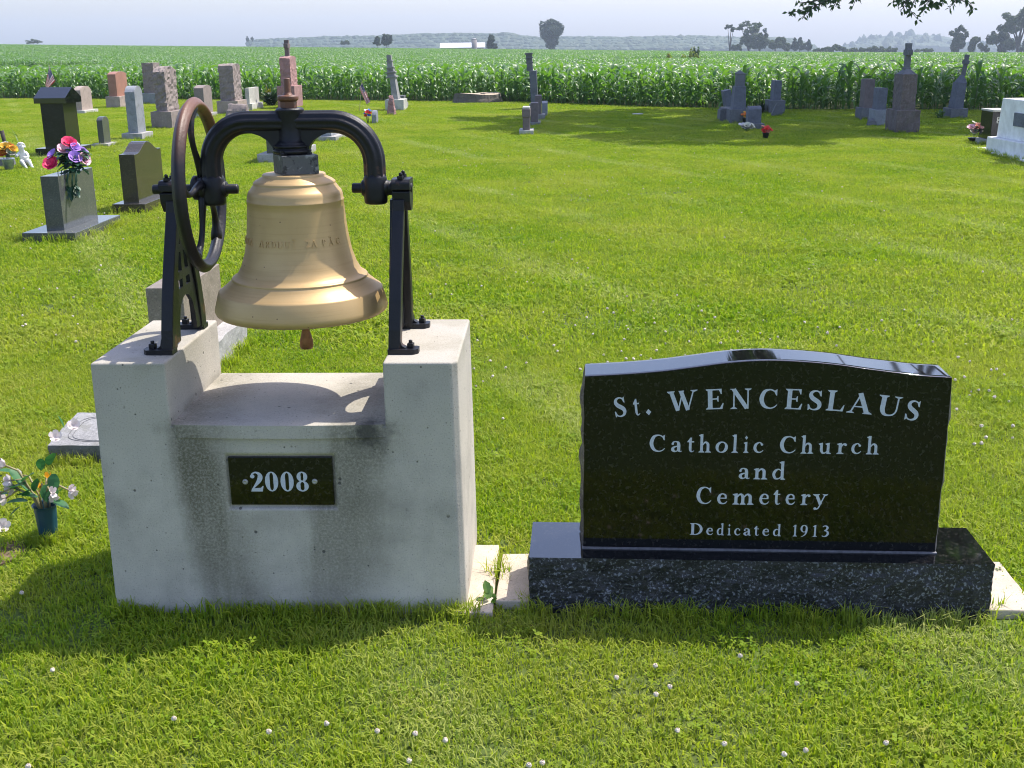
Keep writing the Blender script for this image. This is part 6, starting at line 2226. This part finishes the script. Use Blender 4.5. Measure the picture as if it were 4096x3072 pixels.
def trees():
    D0 = 520
    tree('tree', 'big lone round crowned tree standing by itself on the horizon', 2206, 600, 190, 74, 112, [(0, .5, .8, .36), (-.35, .62, .55, .28), (.4, .6, .5, .26), (0, .8, .5, .2), (.05, .25, .6, .2), (-.1, .9, .25, .1), (0, .1, .45, .16)], 4600, M_far, 3, leaf_px=4.0)
    tree('tree', 'twin crowned dark tree low on the horizon near the farm shed', 1548, 430, 178, 135, 56, [(-.2, .5, .6, .45), (.4, .45, .5, .45), (0, .8, .4, .2), (0, .15, .9, .3)], 1300, M_far, 4, leaf_px=3.5)
    tree('tree', 'pale bushy tree just beside the twin crowned one', 1510, 435, 178, 143, 38, [(0, .5, .7, .45), (0, .15, .8, .3)], 700, M_fargreen, 5, leaf_px=3.5)
    tree('tree', 'tree with narrow top hiding the end of the farm shed', 1966, 430, 190, 135, 58, [(0, .4, .75, .4), (.05, .75, .45, .3), (0, .1, .8, .25)], 1500, M_far, 6, leaf_px=3.5)
    bush('bush', 'tiny round bush on the horizon behind the cross of the rose monument', 1383, 620, 175, 151, 36, M_fargreen, 500)
    bush('bush', 'low bush peeping over the left horizon', 135, 620, 172, 151, 80, M_fargreen, 700, sz=3.0)
    # group right of centre
    tree('tree', 'spindly tree with a long bare trunk and a small tuft of leaves', 2918, D0, 200, 96, 62, [(-.35, .88, .45, .08), (.35, .8, .4, .08), (.1, .92, .3, .06)], 420, M_far, 7, leaf_px=4.2, limbs=3)
    tree('tree', 'tall airy tree with open crown in the middle of the horizon group', 2995, D0, 200, 83, 130, [(-.55, .78, .35, .13), (-.1, .9, .3, .10), (.1, .75, .35, .14), (.45, .85, .35, .13), (.3, .6, .4, .16), (-.25, .6, .25, .14), (.1, .4, .5, .2), (-.3, .35, .4, .2), (.3, .2, .5, .2)], 1900, M_fargreen, 8, leaf_px=4.5, limbs=7)
    tree('tree', 'dark dense tree filling the middle of the horizon group', 3038, D0 - 6, 200, 112, 100, [(0, .35, .85, .35), (.25, .7, .4, .3), (-.4, .45, .5, .3)], 2400, M_far, 9, leaf_px=4.2)
    bush('bush', 'dark rounded bush at the left foot of the horizon group', 2942, D0 - 8, 200, 163, 44, M_far, 700)
    tree('tree', 'rounded green tree right of the dark dense tree', 3098, D0, 200, 138, 78, [(0, .45, .85, .45), (.35, .55, .5, .4)], 1500, M_fargreen, 10, leaf_px=4.2)
    tree('tree', 'green tree with bumpy top in the right part of the horizon group', 3142, D0 + 5, 200, 146, 60, [(0, .45, .85, .45), (-.3, .7, .4, .25)], 1100, M_fargreen, 11, leaf_px=4.2)
    for i, (xx, yt, w, lab) in enumerate([(3178, 150, 34, 'small conifer first at the right end of the horizon group'), (3199, 144, 40, 'taller pointed conifer near the right end of the horizon group'), (3233, 158, 36, 'last small tree at the right end of the horizon group')]):
        tree('tree', lab, xx, D0, 200, yt, w, [(0, .3, .9, .3), (0, .6, .55, .25), (0, .85, .25, .15)], 700, M_far, 20 + i, leaf_px=4)
    for i, (xx, yt, w, lab) in enumerate([(3300, 182, 100, 'low spreading bush on the horizon right of the conifers'), (3345, 166, 84, 'higher rounded bush on the horizon before the right hand hill'), (3420, 184, 110, 'flat hedge like bush on the horizon left of the brown cross'), (3505, 175, 90, 'bumpy hedge bush on the horizon close to the brown cross'), (3560, 180, 80, 'last hedge bush on the horizon just left of the brown cross'), (3700, 190, 90, 'tiny hedge bush on the horizon right of the brown cross')]):
        bush('bush', lab, xx, D0 - 5, 206, yt, w, M_fargreen, 1100)
    # right hand trees
    D1 = 480
    tree('tree', 'upright tree with a lobed crown left of the pair at the picture edge', 3828, D1, 212, 97, 80, [(-.05, .3, .75, .3), (-.2, .62, .7, .22), (.5, .65, .5, .2), (-.1, .85, .45, .14)], 2300, M_far, 12, leaf_px=4.5)
    tree('tree', 'lower round tree right of the lobed one', 3898, D1, 212, 144, 70, [(0, .5, .85, .48)], 1300, M_fargreen, 13, leaf_px=4.5)
    bush('bush', 'small dark bush between the two dense trees near the picture edge', 3938, D1 + 4, 210, 152, 36, M_far, 450)
    tree('tree', 'large dark dense tree near the right picture edge', 3998, D1 - 3, 217, 84, 112, [(0, .35, .9, .36), (.2, .68, .65, .28), (.45, .85, .35, .14), (-.45, .5, .45, .25)], 3600, M_far, 14, leaf_px=4.8)
    tree('tree', 'tallest airy tree with pale leaves cut by the right picture edge', 4068, D1 - 12, 218, 22, 150, [(-.2, .75, .55, .16), (.3, .8, .6, .18), (-.35, .55, .4, .12), (.1, .92, .4, .1), (.4, .55, .5, .14), (-.5, .68, .3, .1)], 3000, M_fargreen, 15, leaf_px=5.0, limbs=6)
    bush('bush', 'dark low bush behind the trunk of the tallest tree', 4100, D1 + 6, 214, 138, 80, M_far, 700)
    # twin saplings at the start of the wooded ridge
    tree('tree', 'pair of tiny trees where the wooded ridge begins', 1000, 900, 168, 144, 34, [(-.5, .5, .35, .5), (.55, .45, .3, .45)], 260, M_far, 16, leaf_px=3)

def ridge(name, label, prof, D, depth, seed, lump, mat_, spiky=.0):
    """far woodland: many tree heads over a hill, read as one mass"""
    r = np.random.default_rng(seed)
    V, F, T = [], [], []
    xs = np.array([p[0] for p in prof])
    ys = np.array([p[1] for p in prof])
    ico = bmesh.new()
    bmesh.ops.create_icosphere(ico, subdivisions=2, radius=1.0)
    iv = np.array([v.co[:] for v in ico.verts])
    fi = [tuple(v.index for v in f.verts) for f in ico.faces]
    ico.free()
    n = int((xs[-1] - xs[0]) / 4096 * 1300)
    for row in range(5):
        g = row / 4
        for k in range(n):
            x = r.uniform(xs[0], xs[-1])
            yt = np.interp(x, xs, ys)
            Dk = D - depth * (1 - g) + r.uniform(-.1, .1) * depth
            zt = ony(x, yt, D).z
            zb = ony(x, 192 - 0.0116 * (x - 2048), D).z - 6
            z = zb + (zt - zb) * (.35 + .65 * g) * r.uniform(.95, 1.0)
            X = ony(x, yt, Dk).x
            s = lump * r.uniform(.6, 1.3)
            tall = r.uniform() < spiky
            q = iv * np.array([s * (.5 if tall else 1), s, s * (1.25 if tall else .62)]) * (1 + .09 * r.normal(size=(len(iv), 1)))
            j = len(V)
            V += list(q + np.array([X, Dk, z - s * .6]))
            F += [(a + j, b + j, c + j) for a, b, c in fi]
            T += list(np.clip(r.uniform(.1, .9) + r.normal(0, .15, len(fi)), 0, 1))
    # the hill they stand on
    m = 40
    j = len(V)
    for k in range(m + 1):
        x = xs[0] + (xs[-1] - xs[0]) * k / m
        zt = ony(x, np.interp(x, xs, ys), D).z
        zb = ony(x, 196, D).z - 40
        V += [np.array([ony(x, 190, D - depth * 1.1).x, D - depth * 1.1, zb]), np.array([ony(x, 190, D).x, D, zt - lump * .9]), np.array([ony(x, 190, D + depth).x, D + depth, zb])]
    for k in range(m):
        for q in range(2):
            F.append((j + 3 * k + q, j + 3 * k + 3 + q, j + 3 * k + 4 + q, j + 3 * k + 1 + q))
            T.append(.3)
    o = rawmesh(name, V, F, mat_, None, T)
    return tag(o, label, kind='stuff')

def hills():
    ridge('wooded_ridge', 'long wooded ridge fading blue behind the corn field', [(1005, 158), (1100, 152), (1250, 146), (1400, 143), (1460, 143), (1600, 137), (1700, 132), (1830, 131), (1990, 132), (2030, 128), (2080, 139), (2150, 147), (2300, 144), (2500, 147), (2650, 141), (2800, 141), (2950, 147), (3080, 146), (3160, 152), (3220, 168), (3262, 186)], 1500, 140, 2, 7, M_far)
    ridge('wooded_hill', 'distant pale blue wooded hill right of centre', [(3370, 186), (3430, 168), (3480, 150), (3530, 142), (3600, 146), (3640, 136), (3700, 140), (3780, 147), (3830, 166), (3900, 175), (4000, 172), (4150, 168)], 1900, 160, 3, 11, M_far, .06)

def farm():
    D = 520
    M_roof = plain('white_metal_roof', (.78, .78, .80), .5, .0, .05, 3, 0)
    M_wall = plain('weathered_barn_wall', (.30, .28, .26), .8, 0, .2, 3, 0)
    M_silo = plain('concrete_silo', (.26, .23, .22), .8, 0, .2, 2, 0)
    a, c = ony(1766, 172, D), ony(1936, 176, D)
    zr, ze = ony(1850, 171, D + 5).z, ony(1850, 184, D).z
    zb = float(tz((a.x + c.x) / 2, D)) - 1
    t = thing('farm_shed', 'long low farm shed with a white metal roof on the horizon', 'farm building', ((a.x + c.x) / 2, D, zb))
    L_ = c.x - a.x
    zr, ze = zr - zb, ze - zb - .6
    b = MB()
    b.prism([(-5, ze - .2), (0, zr - .15), (5, ze - .2), (5, 0), (-5, 0)], -L_ / 2, L_ / 2, 'x')
    b.build('wall', M_wall, t)
    b = MB()
    b.prism([(-5.6, ze), (0, zr), (5.6, ze), (5.6, ze - .18), (0, zr - .2), (-5.6, ze - .18)], -L_ / 2 - .5, L_ / 2 + .5, 'x')
    b.build('roof', M_roof, t)
    P = ony(1897, 185, D - 9)
    zt = ony(1897, 153, D - 9).z
    r_ = 10.5 * (D - 9) / FOC
    zb = float(tz(P.x, D)) - 1
    t = thing('silo', 'grey brown concrete silo with a domed top in front of the white roofed shed', 'silo', (P.x, D - 9, zb))
    b = MB()
    h = zt - zb
    b.lathe([(r_, 0), (r_, h - r_ * .5)], (0, 0, 0), 24)
    b.build('wall', M_silo, t)
    b = MB()
    b.lathe([(r_ * 1.05, h - r_ * .5), (r_ * .9, h - r_ * .25), (r_ * .5, h - r_ * .05), (0, h)], (0, 0, 0), 24)
    b.build('roof', plain('silo_dome', (.34, .32, .31), .6, .2, .1, 3, 0), t)

def oak():
    """the big shade tree: trunk outside the picture, a few drooping twigs inside it"""
    tx, ty = 15.2, 28.6
    t = thing('shade_tree', 'large leafy shade tree whose drooping twigs hang into the top of the picture', 'tree', (tx, ty, 0))
    cx, cy, cz = 12.0, 27.6, 10.6
    B = []
    r = random.Random(8)
    # lobes of the crown, spread so that its shade falls where the photograph shows it on the lawn
    SH = [(0.2, 22.3), (1.4, 20.6), (4.0, 19.2), (6.2, 19.6), (9.2, 20.2), (12.5, 21.0), (14.0, 25), (11.0, 29.0), (7.5, 29.4), (3.8, 29.8), (1.2, 29.5), (-.6, 27.0), (-0.6, 24.5)]
    def inside(x, y):
        c = False
        for i in range(len(SH)):
            (x0, y0), (x1, y1) = SH[i], SH[i - 1]
            if (y0 > y) != (y1 > y) and x < (x1 - x0) * (y - y0) / (y1 - y0) + x0:
                c = not c
        return c
    kx, ky = math.sin(SUN_AZ) / math.tan(SUN_EL), math.cos(SUN_AZ) / math.tan(SUN_EL)
    gx = -1.0
    while gx < 14:
        gy = 18.5
        while gy < 30:
            x0, y0 = gx + r.uniform(-.5, .5), gy + r.uniform(-.5, .5)
            if inside(x0, y0):
                z = 9.8 + r.uniform(-2.2, 2.2)
                B.append((x0 + kx * z - tx, y0 + ky * z - ty, z, r.uniform(1.0, 1.5), r.uniform(.9, 1.4), r.uniform(.8, 1.2)))
            gy += 1.35
        gx += 1.35
    V, F, T = crown_mesh(B, 30000, .20, 4)
    # twigs in view: pixel polylines (main line of each twig)
    twigs = [([(3480, -90), (3360, -20), (3270, 18), (3200, 44), (3150, 52)], 27.0), ([(3270, 18), (3230, 50), (3205, 72)], 27.0), ([(3330, -10), (3275, 2), (3215, 10), (3185, 12)], 27.1), ([(3480, -80), (3440, -20), (3418, 8), (3412, 26)], 26.5), ([(3400, -60), (3350, -5), (3338, 20), (3345, 28)], 27.2),
             ([(3760, -120), (3680, -40), (3620, 20), (3600, 48)], 26.4), ([(3700, -60), (3660, -5), (3640, 40), (3670, 78)], 26.4), ([(3760, -100), (3740, -20), (3700, 22), (3690, 50)], 26.6), ([(3760, -100), (3790, -30), (3830, -2), (3880, 10), (3895, 40)], 26.8), ([(3700, -60), (3610, -20), (3575, 0), (3570, 10)], 26.3), ([(3790, -30), (3760, 10), (3745, 28)], 26.7), ([(3830, -4), (3810, 14), (3795, 36)], 26.7), ([(3630, 0), (3605, 10), (3590, 28)], 26.5), ([(3700, 0), (3730, 8), (3750, 24)], 26.6)]
    rr = np.random.default_rng(6)
    lines = []
    for pts, Y in twigs:
        pp = [ony(x, y, Y) for x, y in pts]
        lines.append(pp)
        n = len(pp)
        tot = [0]
        for i in range(n - 1):
            m = max(3, int((pp[i + 1] - pp[i]).length / .035))
            for k in range(m):
                p = pp[i].lerp(pp[i + 1], (k + rr.uniform()) / m)
                if p.z > 4.2 and rr.uniform() < .5:
                    continue
                for q in range(int(rr.integers(1, 4))):
                    d = Vector((rr.normal(), rr.normal() * .7, rr.normal() * .6 - .55)).normalized()
                    s = d.cross(Vector((rr.normal(), rr.normal(), .3))).normalized()
                    ln, w = rr.uniform(.08, .15), rr.uniform(.022, .042)
                    c = p + d * .02
                    j = len(V)
                    mid = c + d * ln * .5
                    end = c + d * ln - Vector((0, 0, ln * .2))
                    for vtx in (c, mid - s * w, end, mid + s * w):
                        V.append(np.array([vtx.x - tx, vtx.y - ty, vtx.z]))
                    F.append((j, j + 1, j + 2, j + 3))
                    T.append(rr.uniform(.1, .9))
    rawmesh('crown', V, F, M_oak, t, T)
    b = MB()
    b.tube([(0, 0, -.2), (.05, 0, 1), (-.1, 0, 3), (-.5, 0, 5.5), (-1.6, -.2, 8.5), (-2.4, -.3, 11)], [.62, .46, .42, .36, .25, .1], 14)
    for k, q in enumerate(B[::5][:14]):
        z0 = 4.2 + .35 * k
        b.tube([(-.3 - .08 * k, 0, z0), (q[0] * .4 - .3, q[1] * .5, z0 * .5 + q[2] * .55), (q[0], q[1], q[2])], [.16, .10, .03], 8)
    for pp in lines:
        b.tube([(p.x - tx, p.y - ty, p.z) for p in pp], [.016 - .011 * i / (len(pp) - 1) for i in range(len(pp))], 5)
    for pp in (lines[0], lines[5], lines[8]):
        p = pp[0]
        b.tube([(-.8, 0, 6.4), ((p.x - tx) * .6, (p.y - ty) * .6, 6.6), ((p.x - tx) * .9, (p.y - ty) * .9, 5.0), (p.x - tx, p.y - ty, p.z)], [.09, .06, .035, .017], 7)
    b.build('trunk', M_bark, t)

# ------------------------------------------------------------------ put it all together
footings()
pedestal()
bell()
stand(1, 'black iron bell stand on the right concrete pillar, web shown edge on')
stand(-1, 'black iron bell stand on the left concrete pillar, half behind the rope wheel')
sign()
q9 = stones()
flowers(q9)
small_things()
oak()
trees()
waterway()
hills()
farm()
corn()
lay_grass()
lay_clover_flowers()
make_haze()
